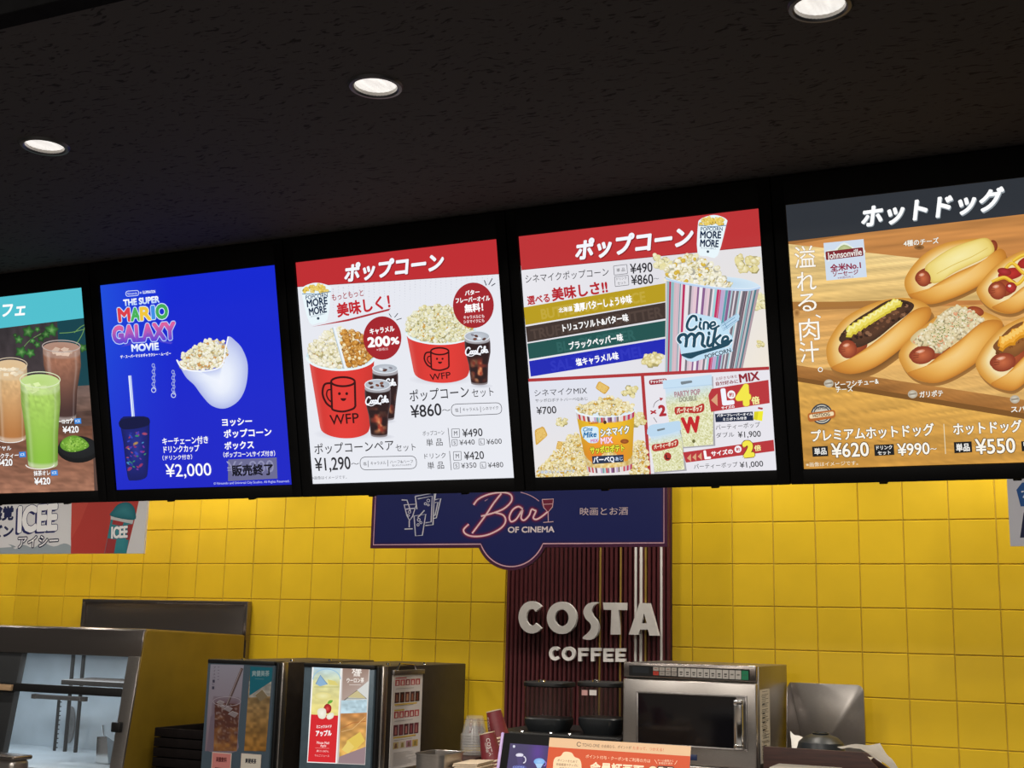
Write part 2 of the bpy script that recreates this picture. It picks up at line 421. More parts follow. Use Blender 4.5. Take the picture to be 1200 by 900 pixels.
# ------------------------------------------------------------------ the room
CEIL = 1.37; FLOOR = -1.55; YW = 5.9468
XL, XR = -7.6, 1.9
def ceiling_mat():
    Mt = bpy.data.materials.new('fissured_charcoal_tile'); Mt.use_nodes = True; nt = Mt.node_tree; b = nt.nodes['Principled BSDF']; L = nt.links.new
    tc = nt.nodes.new('ShaderNodeTexCoord'); mp = nt.nodes.new('ShaderNodeMapping'); mp.inputs['Scale'].default_value = (20, 62, 1)
    wob = nt.nodes.new('ShaderNodeTexNoise'); wob.inputs['Scale'].default_value = 5
    vm = nt.nodes.new('ShaderNodeVectorMath'); vm.operation = 'MULTIPLY_ADD'; vm.inputs[1].default_value = (.12, .12, 0)
    L(tc.outputs['Object'], wob.inputs['Vector']); L(wob.outputs['Color'], vm.inputs[0]); L(tc.outputs['Object'], vm.inputs[2]); L(vm.outputs[0], mp.inputs[0])
    nz = nt.nodes.new('ShaderNodeTexNoise'); nz.inputs['Scale'].default_value = 1.6; nz.inputs['Detail'].default_value = 2.5
    L(mp.outputs[0], nz.inputs['Vector'])
    r = nt.nodes.new('ShaderNodeValToRGB'); r.color_ramp.elements[0].position = .33; r.color_ramp.elements[1].position = .41
    r.color_ramp.elements[0].color = (.015, .0135, .0135, 1); r.color_ramp.elements[1].color = (.050, .0455, .0455, 1)
    L(nz.outputs['Fac'], r.inputs[0]); L(r.outputs[0], b.inputs['Base Color'])
    bp = nt.nodes.new('ShaderNodeBump'); bp.inputs['Strength'].default_value = .7; bp.inputs['Distance'].default_value = .006
    L(r.outputs[0], bp.inputs['Height']); L(bp.outputs[0], b.inputs['Normal'])
    b.inputs['Roughness'].default_value = .9; b.inputs['Specular IOR Level'].default_value = .15
    return Mt
CX = [-2.712, -1.582, -.446]; CY = 2.578; CR = .064
# ceiling slab with round openings for the three downlights
bm = bmesh.new()
xs = [XL]+[v for c in CX for v in (c-.1, c+.1)]+[XR]; ys = [1.962, CY-.1, CY+.1, 6.05]
for i in range(len(xs)-1):
    for j in range(3):
        if j == 1 and i % 2 == 1:
            c = CX[(i-1)//2]; n = 32; inn = []; out = []
            for k in range(n):
                a = 2*math.pi*k/n; ca, sa = math.cos(a), math.sin(a); q = .1/max(abs(ca), abs(sa))
                inn.append(bm.verts.new((c+(CR-.006)*ca, CY+(CR-.006)*sa, CEIL))); out.append(bm.verts.new((c+q*ca, CY+q*sa, CEIL)))
            for k in range(n): bm.faces.new([inn[k], inn[(k+1) % n], out[(k+1) % n], out[k]])
        else:
            bm.faces.new([bm.verts.new(p) for p in ((xs[i], ys[j], CEIL), (xs[i+1], ys[j], CEIL), (xs[i+1], ys[j+1], CEIL), (xs[i], ys[j+1], CEIL))])
g = G(); g.bm.free(); g.bm = bm
g.box(XL, XR, 1.93, 1.962, CEIL-.0, CEIL+.45)
M['ceiling'] = ceiling_mat()
struct(g.obj('ceiling', M['ceiling'], smooth=0, recalc=False))
struct(G().box(XL, XR, -5.05, 1.93, CEIL+.42, CEIL+.5).obj('ceiling_front', M['void'], smooth=0))
struct(G().box(XL, XR, 1.905, 1.964, CEIL-.012, CEIL+.03, .004).obj('trim_1', M['void'], smooth=0))
struct(G().box(XL, XR, -5.05, 6.05, FLOOR-.05, FLOOR).obj('floor', mat('grey_floor_tile', (.16, .15, .14), .35, 0, .12, 4), smooth=0))
struct(G().box(XL, XR, -5.15, -5.05, FLOOR, CEIL+.5).obj('wall_front', mat('lobby_wall_paint', (.42, .36, .30), .7, 0, .1, 3), smooth=0))

# tiled wall: every tile pillowed, thin grout between
g = G(); TS = .2; X0, Z0 = -1.3165, .531; gp = .0013
g.box(XL, XR, YW+.004, YW+.1, FLOOR, CEIL)
rnd = random.Random(3)
for i in range(-31, 17):
    for j in range(-5, 11):
        x0, x1, z1, z0 = X0+i*TS+gp, X0+(i+1)*TS-gp, Z0-j*TS-gp, Z0-(j+1)*TS+gp
        z1 = min(z1, CEIL); z0 = max(z0, FLOOR)
        if z1-z0 < .02 or x0 < XL or x1 > XR: continue
        e = .003; dy = [rnd.uniform(-.0006, .0006) for _ in range(4)]
        a = [(x0, YW+.0045, z0), (x1, YW+.0045, z0), (x1, YW+.0045, z1), (x0, YW+.0045, z1)]
        b = [(x0+e, YW+dy[0], z0+e), (x1-e, YW+dy[1], z0+e), (x1-e, YW+dy[2], z1-e), (x0+e, YW+dy[3], z1-e)]
        g.mesh(a+b, [(4, 5, 6, 7), (0, 1, 5, 4), (1, 2, 6, 5), (2, 3, 7, 6), (3, 0, 4, 7)], 1)
struct(g.obj('wall_back', [mat('yellow_grout', (.42, .29, .035), .8, 0, .1), mat('glazed_yellow_tile', (.69, .455, .018), .28, 0, .035, 7, .015, spec=.45)], smooth=0))

# ------------------------------------------------------------------ downlights
for c, lab in zip(CX, ('round recessed ceiling downlight above the display of iced drinks, leftmost of three', 'round recessed ceiling downlight, middle one of three, above the red popcorn set menu', 'round recessed ceiling downlight cut by the top of the frame, rightmost of three')):
    t = thing('recessed_downlight', lab, 'ceiling light', (c, CY, CEIL), 'downlights in the charcoal ceiling')
    G().lathe([(CR-.008, -.003), (CR-.004, -.007), (CR+.004, -.006), (CR+.008, 0), (CR-.008, 0), (CR-.008, -.003)], (c, CY, CEIL), 40).obj('trim_ring', M['trim'], t)
    g = G(); g.lathe([(CR-.008, -.002), (CR-.010, .006), (CR-.022, .04)], (c, CY, CEIL), 48)
    r = g.obj('reflector', mat('white_reflector', (.75, .72, .68), .25, .2, .05), t)
    g = G(); n = 48     # ribbed lens
    vs = [(c, CY, CEIL+.010)]; fs = []
    for k in range(n): a = 2*math.pi*k/n; q = CR-.009; vs.append((c+q*math.cos(a), CY+q*math.sin(a), CEIL+(.0055 if k % 2 else .0062)))
    for k in range(n): fs.append((0, 1+k, 1+(k+1) % n))
    g.mesh(vs, fs); g.obj('lens', M['lens'], t, 0)
    l = spot('downlight_beam', (c, CY, CEIL-.012), (c, CY+.35, FLOOR), 38, 95, .7, .03)

# ------------------------------------------------------------------ menu displays
TILT = .237653; D0Y, D0Z, DH = 3.6, 1.2797, .804
UY = (0, -math.sin(TILT), math.cos(TILT)); DN = np.array([0, -math.cos(TILT), -math.sin(TILT)])
def dpt(x, b, n=0):             # point on the tilted display plane: b up from the picture's foot
    o = np.array([x, D0Y+DH*math.sin(TILT), D0Z-DH*math.cos(TILT)])
    return tuple(o+np.array(UY)*b+DN*n)
SPAN = [(-4.318, -3.5098), (-3.4201, -2.5977), (-2.5102, -1.7082), (-1.6278, -.8240), (-.7404, .064)]
EDGE = [-4.364, -3.465, -2.554, -1.668, -.782, .11]
CORN = [(None, (96.4, 335.2), (116.3, 575), None), ((117.3, 332.7), (322.3, 310.9), (343.5, 567.8), (136.9, 574.4)),
        ((346.2, 307.2), (582.4, 281.4), (602.8, 559.3), (366.9, 567.9)), ((609.4, 278.4), (888.6, 244.4), (910.5, 551.1), (627.2, 558.7)),
        ((920.8, 241.2), None, None, (942.5, 549))]
DLAB = ['black overhead menu screen showing iced latte, matcha and cocoa glasses under a turquoise band',
        'black overhead menu screen with bright blue picture of a popcorn bowl and drink cup',
        'black overhead menu screen with two red popcorn buckets, cola glasses and prices on white',
        'black overhead menu screen with striped popcorn bucket, four flavour bands and party popcorn bags',
        'black overhead menu screen with topped hot dogs on wooden boards under a charcoal band']
DTH = []; ART = []
for k in range(5):
    x0, x1 = EDGE[k]+.0015, EDGE[k+1]-.0015; s0, s1 = SPAN[k]
    t = thing('menu_display', DLAB[k], 'menu display', dpt((x0+x1)/2, 0), 'menu displays hung in a row above the counter')
    B0, B1 = -.046, DH+.088; g = G()
    def slab(xa, xb, ba, bb, n0, n1, bev=.003):
        g.hexa([dpt(xa, ba, n0), dpt(xb, ba, n0), dpt(xb, ba, n1), dpt(xa, ba, n1), dpt(xa, bb, n0), dpt(xb, bb, n0), dpt(xb, bb, n1), dpt(xa, bb, n1)], bev)
    slab(x0, x1, B0, B1, -.075, -.014)
    slab(x0, s0-.001, B0, B1, -.016, .010); slab(s1+.001, x1, B0, B1, -.016, .010)
    slab(s0-.003, s1+.003, B0, -.001, -.016, .0099); slab(s0-.003, s1+.003, DH+.001, B1, -.016, .0099)
    g.obj('housing', M['bezel'], t)
    for xx in (x0+.3*(x1-x0), x0+.72*(x1-x0)):
        G().hexa([dpt(xx-.012, B0-.010, -.05), dpt(xx+.012, B0-.010, -.05), dpt(xx+.012, B0-.010, -.03), dpt(xx-.012, B0-.010, -.03), dpt(xx-.012, B0+.002, -.05), dpt(xx+.012, B0+.002, -.05), dpt(xx+.012, B0+.002, -.03), dpt(xx-.012, B0+.002, -.03)], .002).obj('latch', M['bezel'], t)
    p = dpt((x0+x1)/2, .5, -.07); g = G()
    g.box(p[0]-.03, p[0]+.03, p[1]-.01, p[1]+.05, p[2]-.1, CEIL, .004); g.obj('ceiling_mount', M['bezel'], t)
    DTH.append(t)
    ART.append(Art(dpt(s0, 0), (1, 0, 0), UY, s1-s0, DH, CORN[k]))

W_, K_ = 'f4f6fb', '2a2a30'
fA, fB, fC, fD = (0, 300, 3.2147), (340, 270, 2.9037), (600, 230, 2.647), (900, 190, 2.3067)

def drink_glass(a, cx, ty, by, rt, rb, ry, c0, c1, waist=1.0, lean=0, rim='d8d2cc', fill=.12, seed=0, ice=None):
    """tall soda glass: body, liquid, ice, rim"""
    def f(S, T):
        wd = np.interp(T, [0, .25, .6, 1], [rt, rt*1.0, (rt+rb)/2*waist, rb])
        y = ty+T*(by-ty)+ry*.8*np.sqrt(np.clip(1-(2*S-1)**2, 0, 1))*np.interp(T, [0, 1], [1, .6])
        return np.c_[cx+lean*T+(2*S-1)*wd, y]
    a0, a1 = a.c(c0), a.c(c1)
    def cf(S, T, P):
        C = a0+(a1-a0)*np.clip((T-fill)/.75, 0, 1)[:, None]
        n = vnoise(P[:, 0]/9, P[:, 1]/9, seed)
        C = C*(1+.22*(n-.5)*np.clip(1.3-2.2*T, 0, 1))[:, None]
        C = C*(1-.25*np.abs(2*S-1)**3)[:, None]
        C = np.where((T < fill)[:, None], C*.6+a.c(rim)*.4, C)
        C = np.where((T > .95)[:, None], C*.5+a.c('e6e0da')*.5, C)
        hl = np.exp(-((S-.14)/.05)**2)*.25+np.exp(-((S-.88)/.03)**2)*.2
        return C*(1-hl[:, None])+hl[:, None]
    a.grid(f, 25, 30, cf)
    a.ell(cx, ty, rt, ry, a.c(c0)*.75+a.c(rim)*.25, a.c(c0)*.55+a.c(rim)*.45)
    rnd = random.Random(seed)
    for _ in range(9):
        x, y = cx+rnd.uniform(-.65, .65)*rt, ty+rnd.uniform(-.1, .9)*ry+ry*.3; z = rt*.22
        q = rnd.uniform(0, 1.5); P = [(x+z*math.cos(q+i*1.57), y+.6*z*math.sin(q+i*1.57)) for i in range(4)]
        a.poly(P, a.c(ice or c0)*.6+np.array([.4, .39, .37])*rnd.uniform(.7, 1.05))
    a.ering(cx, ty-ry*.3, rt*1.02, ry, max(2, rt*.045), rim)
    a.ering(cx, by, rb*.95, ry*.55, max(2, rt*.05), 'efece6', 0, 180)

# --- screen 1: iced cafe drinks
a = ART[0]; a.base('57413a'); a.frame(0, 320, 3.464)
wood = lambda c0, c1, s, sx=30, sy=5: (lambda S, T, P: (a.c(c0)+(a.c(c1)-a.c(c0))*T[:, None])*(1+.3*(vnoise(P[:, 0]/sx, P[:, 1]/sy, s)-.5)+.12*(vnoise(P[:, 0]/sx*4, P[:, 1]/sy*3, s+2)-.5))[:, None])
a.quad([(-900, 330), (350, 170), (366, 470), (-900, 520)], wood('3a3538', '4b4144', 1, 6, 60), 90, 24)
a.quad([(230, 180), (350, 170), (366, 460), (245, 470)], '17434d')
a.quad([(-900, 540), (366, 452), (372, 560), (-900, 640)], wood('74605a', '6b5248', 2), 60, 14)
a.quad([(-900, 640), (372, 556), (374, 625), (-900, 700)], wood('503c36', '5c443b', 3), 60, 12)
a.quad([(-900, 690), (374, 618), (384, 900), (-900, 940)], wood('6c4636', 'a4735c', 4), 90, 34)
for (p, wd) in (([(240, 240), (290, 236), (345, 222)], 3), ([(300, 238), (325, 215), (343, 205)], 3), ([(290, 310), (330, 250), (347, 200)], 3), ([(170, 240), (120, 270), (85, 310)], 2.5)):
    a.line(sm(p, 5, False), wd, '6f9a58')
rnd = random.Random(5)
for (x, y, r, q) in ((113, 235, 27, .2), (75, 268, 20, 1.3), (85, 318, 27, .4), (122, 322, 22, 2), (150, 288, 15, .9), (208, 228, 30, .1), (165, 262, 17, 2.6), (185, 245, 20, 1.1), (130, 272, 14, .3), (335, 300, 20, .8), (150, 225, 13, .6), (60, 250, 10, 0)):
    pts = []
    for k in range(10):
        an = q+k*math.pi/5-1.57; rr = r*(1.0 if k % 2 == 0 else .66); pts.append((x+rr*math.cos(an), y+rr*math.sin(an)))
    dk = rnd.uniform(.75, 1.1); a.blob(pts, [(0, a.c('234a26')*dk), (.5, a.c('3f7438')*dk), (.95, a.c('6f9f5c')*dk)], smooth=3)
drink_glass(a, 248, 300, 588, 76, 44, 24, 'a9745c', '4c3532', .92, 16, 'b9aca6', .1, 3, 'c9a088')
drink_glass(a, 42, 378, 672, 66, 54, 28, 'e0b986', 'b77a46', .95, 8, 'd8c8ae', .13, 5, 'f2dcb4')
a.ell(318, 716, 86, 54, '1d1f22', '131416'); a.ell(316, 706, 80, 46, '26282b', '1c1e20')
a.blob([(244, 695), (262, 670), (300, 658), (340, 672), (362, 700), (335, 718), (290, 726), (255, 715)], [(0, '5d8f2c'), (.4, '7cae3c'), (.9, '9ac653')])
rnd = random.Random(12)
for _ in range(90):
    q, f_ = rnd.uniform(0, 6.28), rnd.random()**.5; x, y = 302+52*f_*math.cos(q), 693+30*f_*math.sin(q); a.ell(x, y, 3.5, 2.5, rnd.choice(('6c9c34', '8fc04a', '5a8a2a', 'a4cc62')), n=6, lift=False); a.z += 1e-6
drink_glass(a, 162, 440, 778, 80, 60, 32, 'aed268', '8fc246', .95, 12, 'dce8c0', .1, 8, 'c4e67e')
a.poly([(-900, 20), (330, 48), (350, 176), (-900, 340)], '52c0cf')
a.text('フェ', (8, 148), (103, 140), 62, 'ffffff', .03, .25, 'e8f8fa', .005); a.text('カ', (-62, 155), (-6, 150), 62, 'ffffff', .03, .25)
def tagged(txt, p0, p1, h, tg, pr, q0, q1, hh):
    a.text(txt, p0, p1, h, 'ffffff', .025, 0, '3a2a24', .03)
    if tg: x, y = tg; a.quad([(x, y), (x+27, y-2), (x+29, y+20), (x+2, y+22)], '2f86dc'); a.text('ICE', (x+5, y+10), (x+23, y+9), 11, 'e6f2ff', .02)
    a.text(pr, q0, q1, hh, 'ffffff', .025, 0, '3a2a24', .03)
tagged('ココア', (251, 601), (298, 599), 21, (302, 589), '¥420', (255, 635), (320, 632), 27)
tagged('抹茶オレ', (137, 813), (204, 810), 22, (207, 801), '¥420', (140, 846), (205, 843), 28)
tagged('ロイヤル', (-32, 713), (46, 709), 20, None, '¥420', (-14, 770), (51, 767), 28)
a.text('ミルクティー', (-34, 744), (76, 738), 22, 'ffffff', .025, 0, '3a2a24', .03)
a.quad([(78, 726), (104, 724), (106, 746), (80, 748)], '2f86dc'); a.text('ICE', (83, 737), (100, 735), 11, 'e6f2ff', .02)
a.build('screen', M['art_lit'], DTH[0], .012)

# --- screen 2: blue film promotion
a = ART[1]; a.base('1626cf'); a.frame(*fA)
def bg(S, T, P):
    c = a.c('1428d2')+(a.c('1a24c4')-a.c('1428d2'))*T[:, None]
    l = np.clip(1-S*2.6, 0, 1)[:, None]*np.clip(1.1-T, 0, 1)[:, None]
    return c*(1-l*.8)+a.c('2358e0')*l*.8
a.quad([(377, 105), (1036, 35), (1104, 860), (440, 882)], bg, 24, 24)
a.frame(120, 320, 6.925)
a.rrect([(190, 137), (296, 131), (297, 172), (191, 179)], 20, 'd5e2ff', 5); a.text('Nintendo', (200, 157), (287, 152), 22, 'd5e2ff', .015)
a.text('✦', (303, 151), (321, 150), 18, 'd5e2ff'); a.text('ILLUMINATION', (328, 147), (431, 141), 24, 'e4ecff', .03)
a.text('THE SUPER', (170, 232), (465, 203), 54, 'dfeaff', .045, .0, '2b4fcf', .02, ('b9d4ff', 'ffffff'))
for ch, x0, x1, y0, y1, h, c in (('M', 122, 232, 330, 326, 112, 'dd3f4c'), ('A', 228, 310, 328, 322, 108, '49b25b'), ('R', 305, 398, 322, 315, 110, 'f0c63e'), ('I', 398, 430, 312, 309, 108, '3f8fe6'), ('O', 434, 536, 307, 300, 118, '45ad58')):
    a.text(ch, (x0, y0), (x1, y1), h, c, .05, -.06 if ch == 'M' else 0, 'cfe6ff', .045)
a.poly([(150, 590), (215, 560), (240, 520), (380, 500), (460, 510), (490, 540), (575, 555), (560, 570), (480, 555), (440, 525), (260, 548), (230, 575)], '4a43d0')
a.text('GALAXY', (80, 492), (600, 458), 142, 'b558b8', .055, 0, 'bcd2ff', .035, ('5a46d8', 'e2639c'))
a.text('MOVIE', (237, 600), (461, 586), 60, 'dfeaff', .05, 0, '2b4fcf', .02, ('c2d8ff', 'ffffff'))
a.text('ザ・スーパーマリオギャラクシー・ムービー', (147, 672), (560, 645), 28, 'ffffff', .035)
a.frame(*fA)
# popcorn bowl
a.blob([(668, 388), (692, 418), (760, 428), (830, 412), (850, 345), (862, 302), (888, 318), (915, 350), (935, 410), (928, 490), (900, 545), (850, 573), (800, 562), (762, 522), (735, 485), (700, 450)], [(0, 'aeb8e8'), (.25, 'cdd6f4'), (.6, 'e8eefc'), (1, 'f2f6ff')], (830, 470))
a.blob([(690, 420), (700, 365), (745, 335), (800, 315), (850, 330), (856, 370), (830, 410), (770, 425)], [(0, 'cfae6a'), (1, 'e6cf94')], smooth=4)
a.popcorn([(684, 415), (690, 370), (735, 340), (790, 315), (845, 325), (856, 365), (832, 410), (770, 420)], (684, 310, 856, 420), 120, 13, seed=4, accent=('e7b36b', 'bd8443'), acc=.12)
a.line(sm([(668, 388), (692, 420), (760, 432), (834, 414), (852, 345), (862, 302)], 6, False), 5, 'f6f9ff')
a.text('Popcorn', (815, 322), (850, 332), 10, '8a94c8')
# straw cup
a.blob([(455, 612), (505, 602), (558, 605), (566, 640), (560, 800), (548, 838), (500, 846), (482, 830), (466, 700)], [(0, '131a5c'), (.5, '1c2478'), (1, '2a3690')], smooth=3)
a.poly(sm([(452, 618), (505, 606), (560, 608), (562, 635), (505, 650), (458, 648)], 3), '0f1440')
rnd = random.Random(9)
for _ in range(40):
    x, y = rnd.uniform(478, 552), rnd.uniform(664, 810); r = rnd.uniform(5, 11); c = np.array(hx(rnd.choice(('b23a66', '3a4fd0', '4fa8d8', '8a3fb8', '3f9c66', '5a3fc0', 'c2506a', '2a38a8', 'd0a24a'))))
    a.ell(x, y, r, r*.5, c*.95, c*.55+hx('1c2478')*.45, rnd.uniform(-1, 1), 12)
a.line([(491, 447), (504, 602)], 11, 'dfe9ff'); a.line([(493, 447), (506, 602)], 3, '9eb4ec')
for cx, y0, y1 in ((582, 405, 500), (657, 430, 520)):
    n = 8
    for i in range(n):
        y = y0+(y1-y0)*i/n; a.ering(cx+(2 if i % 2 else -2), y+4, 3.2 if i % 2 else 4.5, 7, 2, 'b8c4e8', n=14)
    a.ering(cx, y1+2, 8, 9, 2.6, 'd5def4', n=18)
T = a.text
T('キーチェーン付き', (615, 697), (788, 690), 29, 'ffffff', .02); T('ドリンクカップ', (620, 728), (755, 722), 28, 'ffffff', .02); T('（ドリンク付き）', (616, 760), (728, 755), 19, 'ffffff', .015)
T('¥2,000', (628, 809), (800, 802), 48, 'ffffff', .005)
T('ヨッシー', (840, 625), (953, 620), 32, 'ffffff', .03); T('ポップコーン', (847, 669), (1026, 661), 33, 'ffffff', .03); T('ボックス', (850, 714), (960, 709), 32, 'ffffff', .03); T('（ポップコーンLサイズ付き）', (846, 748), (1040, 742), 21, 'ffffff', .02)
T('¥6,800', (860, 797), (1035, 790), 46, 'c4c6e2', .005)
a.quad([(864, 766), (1046, 758), (1050, 838), (864, 848)], '6a6a92'); T('¥6,800', (862, 797), (1035, 790), 46, '8f90b4', .005)
T('販売終了', (878, 808), (1034, 802), 44, '0c0c1e', .035)
T('© Nintendo and Universal City Studios. All Rights Reserved.', (810, 857), (1094, 847), 9, 'd0d8ff', .01)
a.build('screen', M['art_lit'], DTH[1], .012)

# --- shared pieces of the popcorn menus
def cola(a, cx, ty, by, rt, rm, rb, ry, lean=0, seed=0, script=True):
    def f(S, T):
        wd = np.interp(T, [0, .16, .34, .6, 1], [rt*.96, rt, rt*.98, rm, rb]); y = ty+T*(by-ty)+ry*.75*np.sqrt(np.clip(1-(2*S-1)**2, 0, 1))*np.interp(T, [0, 1], [1, .5])
        return np.c_[cx+lean*T+(2*S-1)*wd, y]
    def cf(S, T, P):
        n = vnoise(P[:, 0]/(rt*.33), P[:, 1]/(rt*.30), seed); n2 = vnoise(P[:, 0]/(rt*.18), P[:, 1]/(rt*.2), seed+3)
        C = np.repeat([a.c('2c1a1c')], len(S), 0)
        k = (np.clip((n-.38)*3.2, 0, 1)*np.clip((T-.36)*6, 0, 1)*np.clip((.97-T)*9, 0, 1)*np.clip(1.25-np.abs(2*S-1)*1.2, 0, 1))[:, None]
        C = C*(1-k)+(a.c('a8402f')+(a.c('e6a06a')-a.c('a8402f'))*np.clip((n2-.35+T*.3-.2)*2, 0, 1)[:, None])*k
        C = np.where((T < .07)[:, None], a.c('a9a6ac'), C)
        e = np.clip((np.abs(2*S-1)-.86)*8, 0, 1)[:, None]*.35
        C = C*(1-e)+a.c('b9b4ba')*e
        return np.where((T > .965)[:, None], C*.4+a.c('c8c4c8')*.6, C)
    a.grid(f, 25, 44, cf)
    a.ell(cx, ty, rt*.96, ry, 'c9d0da', 'aeb4be'); a.ering(cx, ty, rt*.96, ry, rt*.07, 'e2e8f0')
    rnd = random.Random(seed)
    for _ in range(6):
        x, y = cx+rnd.uniform(-.6, .6)*rt, ty+rnd.uniform(-.3, .6)*ry; a.ell(x, y, rt*.16, ry*.25, rnd.choice(('5a3a34', '8c8c96', 'e6ebf2', '7a4a3a')), rot=rnd.uniform(-.5, .5), n=10)
    if script:
        yy = ty+(by-ty)*.27+ry*.5
        t_ = np.linspace(0, 2*np.pi, 13); ring_ = lambda cx_, cy_: list(zip(cx_+.042*np.cos(t_), cy_+.17*np.sin(t_)))
        COCA = [[(.19, .34), (.17, .14), (.09, .12), (.01, .42), (.0, .75), (.06, .95), (.15, .88), (.19, .72)], ring_(.245, .70), [(.36, .58), (.32, .53), (.30, .70), (.32, .88), (.37, .80)], ring_(.425, .70), [(.468, .55), (.462, .82), (.495, .86)],
                [(.70, .30), (.68, .08), (.60, .10), (.53, .42), (.52, .78), (.58, .96), (.67, .86)], ring_(.735, .68), [(.79, .84), (.855, .30), (.85, .12), (.815, .20), (.80, .60), (.825, .86)], ring_(.905, .68), [(.948, .53), (.942, .80), (1.0, .80)], [(.49, .70), (.52, .68)]]
        for st in COCA:
            P_ = np.array([(cx-rt*.88+x*rt*1.76, yy-rt*.36+y*rt*.66-x*rt*.14) for x, y in st]); a.line(sm(P_, 4, False), rt*.10, 'f6f8ff')
        a.line(sm([(cx-rt*.86, yy+rt*.26), (cx-rt*.45, yy+rt*.36), (cx-rt*.1, yy+rt*.20), (cx+rt*.3, yy+rt*.26)], 5, False), rt*.06, 'f6f8ff')
def mug_logo(a, x0, x1, yt, yb, wd, ink='3a0c10', lean=.02):
    cx = (x0+x1)/2; r = (x1-x0)/2; ry = r*.38; d = (yb-yt)*lean
    a.ering(cx, yt, r, ry, wd, ink)
    a.line([(x0, yt)]+[(x0+d*1.5, yb-r*.30)]+list(sm([(x0+d*1.5, yb-r*.30), (x0+r*.18, yb-r*.02), (cx, yb+r*.12), (x1-r*.18, yb-r*.1), (x1+d, yb-r*.34)], 5, False))[1:]+[(x1, yt)], wd, ink)
    h = yb-yt
    a.line(sm([(x0+2, yt+h*.05), (x0-r*.55, yt+h*.10), (x0-r*.72, yt+h*.42), (x0-r*.42, yt+h*.74), (x0+3, yt+h*.90)], 6, False), wd, ink)
    a.line(sm([(x0+2, yt+h*.28), (x0-r*.28, yt+h*.30), (x0-r*.38, yt+h*.46), (x0-r*.22, yt+h*.62), (x0+3, yt+h*.72)], 6, False), wd*.7, ink)
    for q in (-.30, .32): a.ell(cx+q*r, yt+h*.42, r*.12, r*.13, ink, n=12)
    t = np.linspace(0, np.pi, 12); a.poly(np.c_[cx+.04*r+r*.24*np.cos(t), yt+h*.58+r*.24*np.sin(t)], ink)
def bucket(a, tl, tr, br, bl, sag0, sag1, colf, n=41, mm=24):
    q = [np.array(p, float) for p in (tl, tr, br, bl)]
    def f(S, T):
        P = (q[0]*(1-S)[:, None]+q[1]*S[:, None])*(1-T)[:, None]+(q[3]*(1-S)[:, None]+q[2]*S[:, None])*T[:, None]
        P[:, 1] += (sag0*(1-T)+sag1*T)*np.sqrt(np.clip(1-(2*S-1)**2, 0, 1)); return P
    a.grid(f, n, mm, colf)
def red_side(S, T, P):
    c = hx('e23c36')*(1-.10*np.abs(2*S-1)**2)[:, None]; k = np.exp(-((S-.03)/.05)**2)[:, None]*.35
    return c*(1-k)+hx('f28a84')*k
def badge(a, tl, tr, br, bl, seed):
    q = [np.array(p, float) for p in (tl, tr, br, bl)]
    P = lambda s, t: tuple((q[0]*(1-s)+q[1]*s)*(1-t)+(q[3]*(1-s)+q[2]*s)*t)
    top = [P(s, t) for s, t in ((-.04, .02), (.02, -.16), (.22, -.26), (.5, -.31), (.78, -.25), (1.0, -.14), (1.02, .02))]
    a.poly(sm(top+[P(.97, .98), P(.5, 1.05), P(.03, .98)], 3), 'e9f6fb')
    w = np.linalg.norm(q[1]-q[0])
    a.popcorn([P(.06, -.01), P(.1, -.14), P(.3, -.22), (P(.7, -.21)), P(.92, -.12), P(.96, 0)], (P(0, -.3)[0]-9, min(P(.5, -.35)[1], P(1, -.35)[1]), P(1, 0)[0]+9, max(P(0, .05)[1], P(1, .05)[1])), 30, w*.11, ('f4e08a', 'f8eaa8', 'efcf5e'), ('e8c85a', 'dcb94e'), seed)
    a.line([P(-.02, .03), P(.5, .08), P(1.03, .03)], w*.03, '6b8fae')
    a.text('POPCORN', P(.08, .16), P(.92, .14), w*.145, '1f3f66', .015); a.text('MORE', P(.08, .36), P(.92, .33), w*.27, '0f2747', .03)
    a.text('&', P(.44, .485), P(.56, .48), w*.09, '1f3f66', .01); a.text('MORE', P(.11, .64), P(.90, .61), w*.27, '0f2747', .03)
    a.text('もっともっと美味しく', P(.16, .80), P(.84, .775), w*.07, '1f3f66', .02); a.ell(*P(.5, .90), w*.05, w*.05, '3a4a5a', n=10)
def heavy(a, t, p0, p1, h, sh=.18):
    a.text(t, (p0[0]+3, p0[1]+3), (p1[0]+3, p1[1]+3), h, '8d1f26', .043, sh); a.text(t, p0, p1, h, 'f4f8ff', .042, sh)

# --- screen 3: popcorn sets
a = ART[2]; a.base('e2e5ee'); a.frame(*fB); T = a.text
a.vgrad([(18, 108), (704, 33), (763, 840), (78, 865)], 'e6e8f0', 'e9ebf2')
rnd = random.Random(2)
for i in range(38):
    for j in range(13):
        x, y = 60+i*17.5, 205-i*2.0+j*9.0+(4.5 if i % 2 else 0)
        r = 2.9*(1-j/16)*(1 if 130 < x < 420 or x > 540 else .9)
        if r > .5 and y < 330: a.ell(x+rnd.uniform(-.2, .2), y, r, r, 'b6b6c4', n=6, lift=False)
a.poly([(10, 90), (704, 20), (713, 150), (24, 190)], 'bf2e33')
a.poly([(24, 190), (713, 150), (713, 152), (24, 192)], '9a2228')
heavy(a, 'ポップコーン', (184, 146), (526, 106), 66)
badge(a, (42, 212), (137, 205), (130, 303), (64, 316), 2)
T('もっともっと', (143, 228), (251, 211), 26, 'a8303a', .01); T('美味しく！', (160, 273), (342, 241), 50, 'c2252f', .035)
a.poly([(75, 328), (200, 302), (345, 266), (338, 274), (200, 309)], 'b0323a')
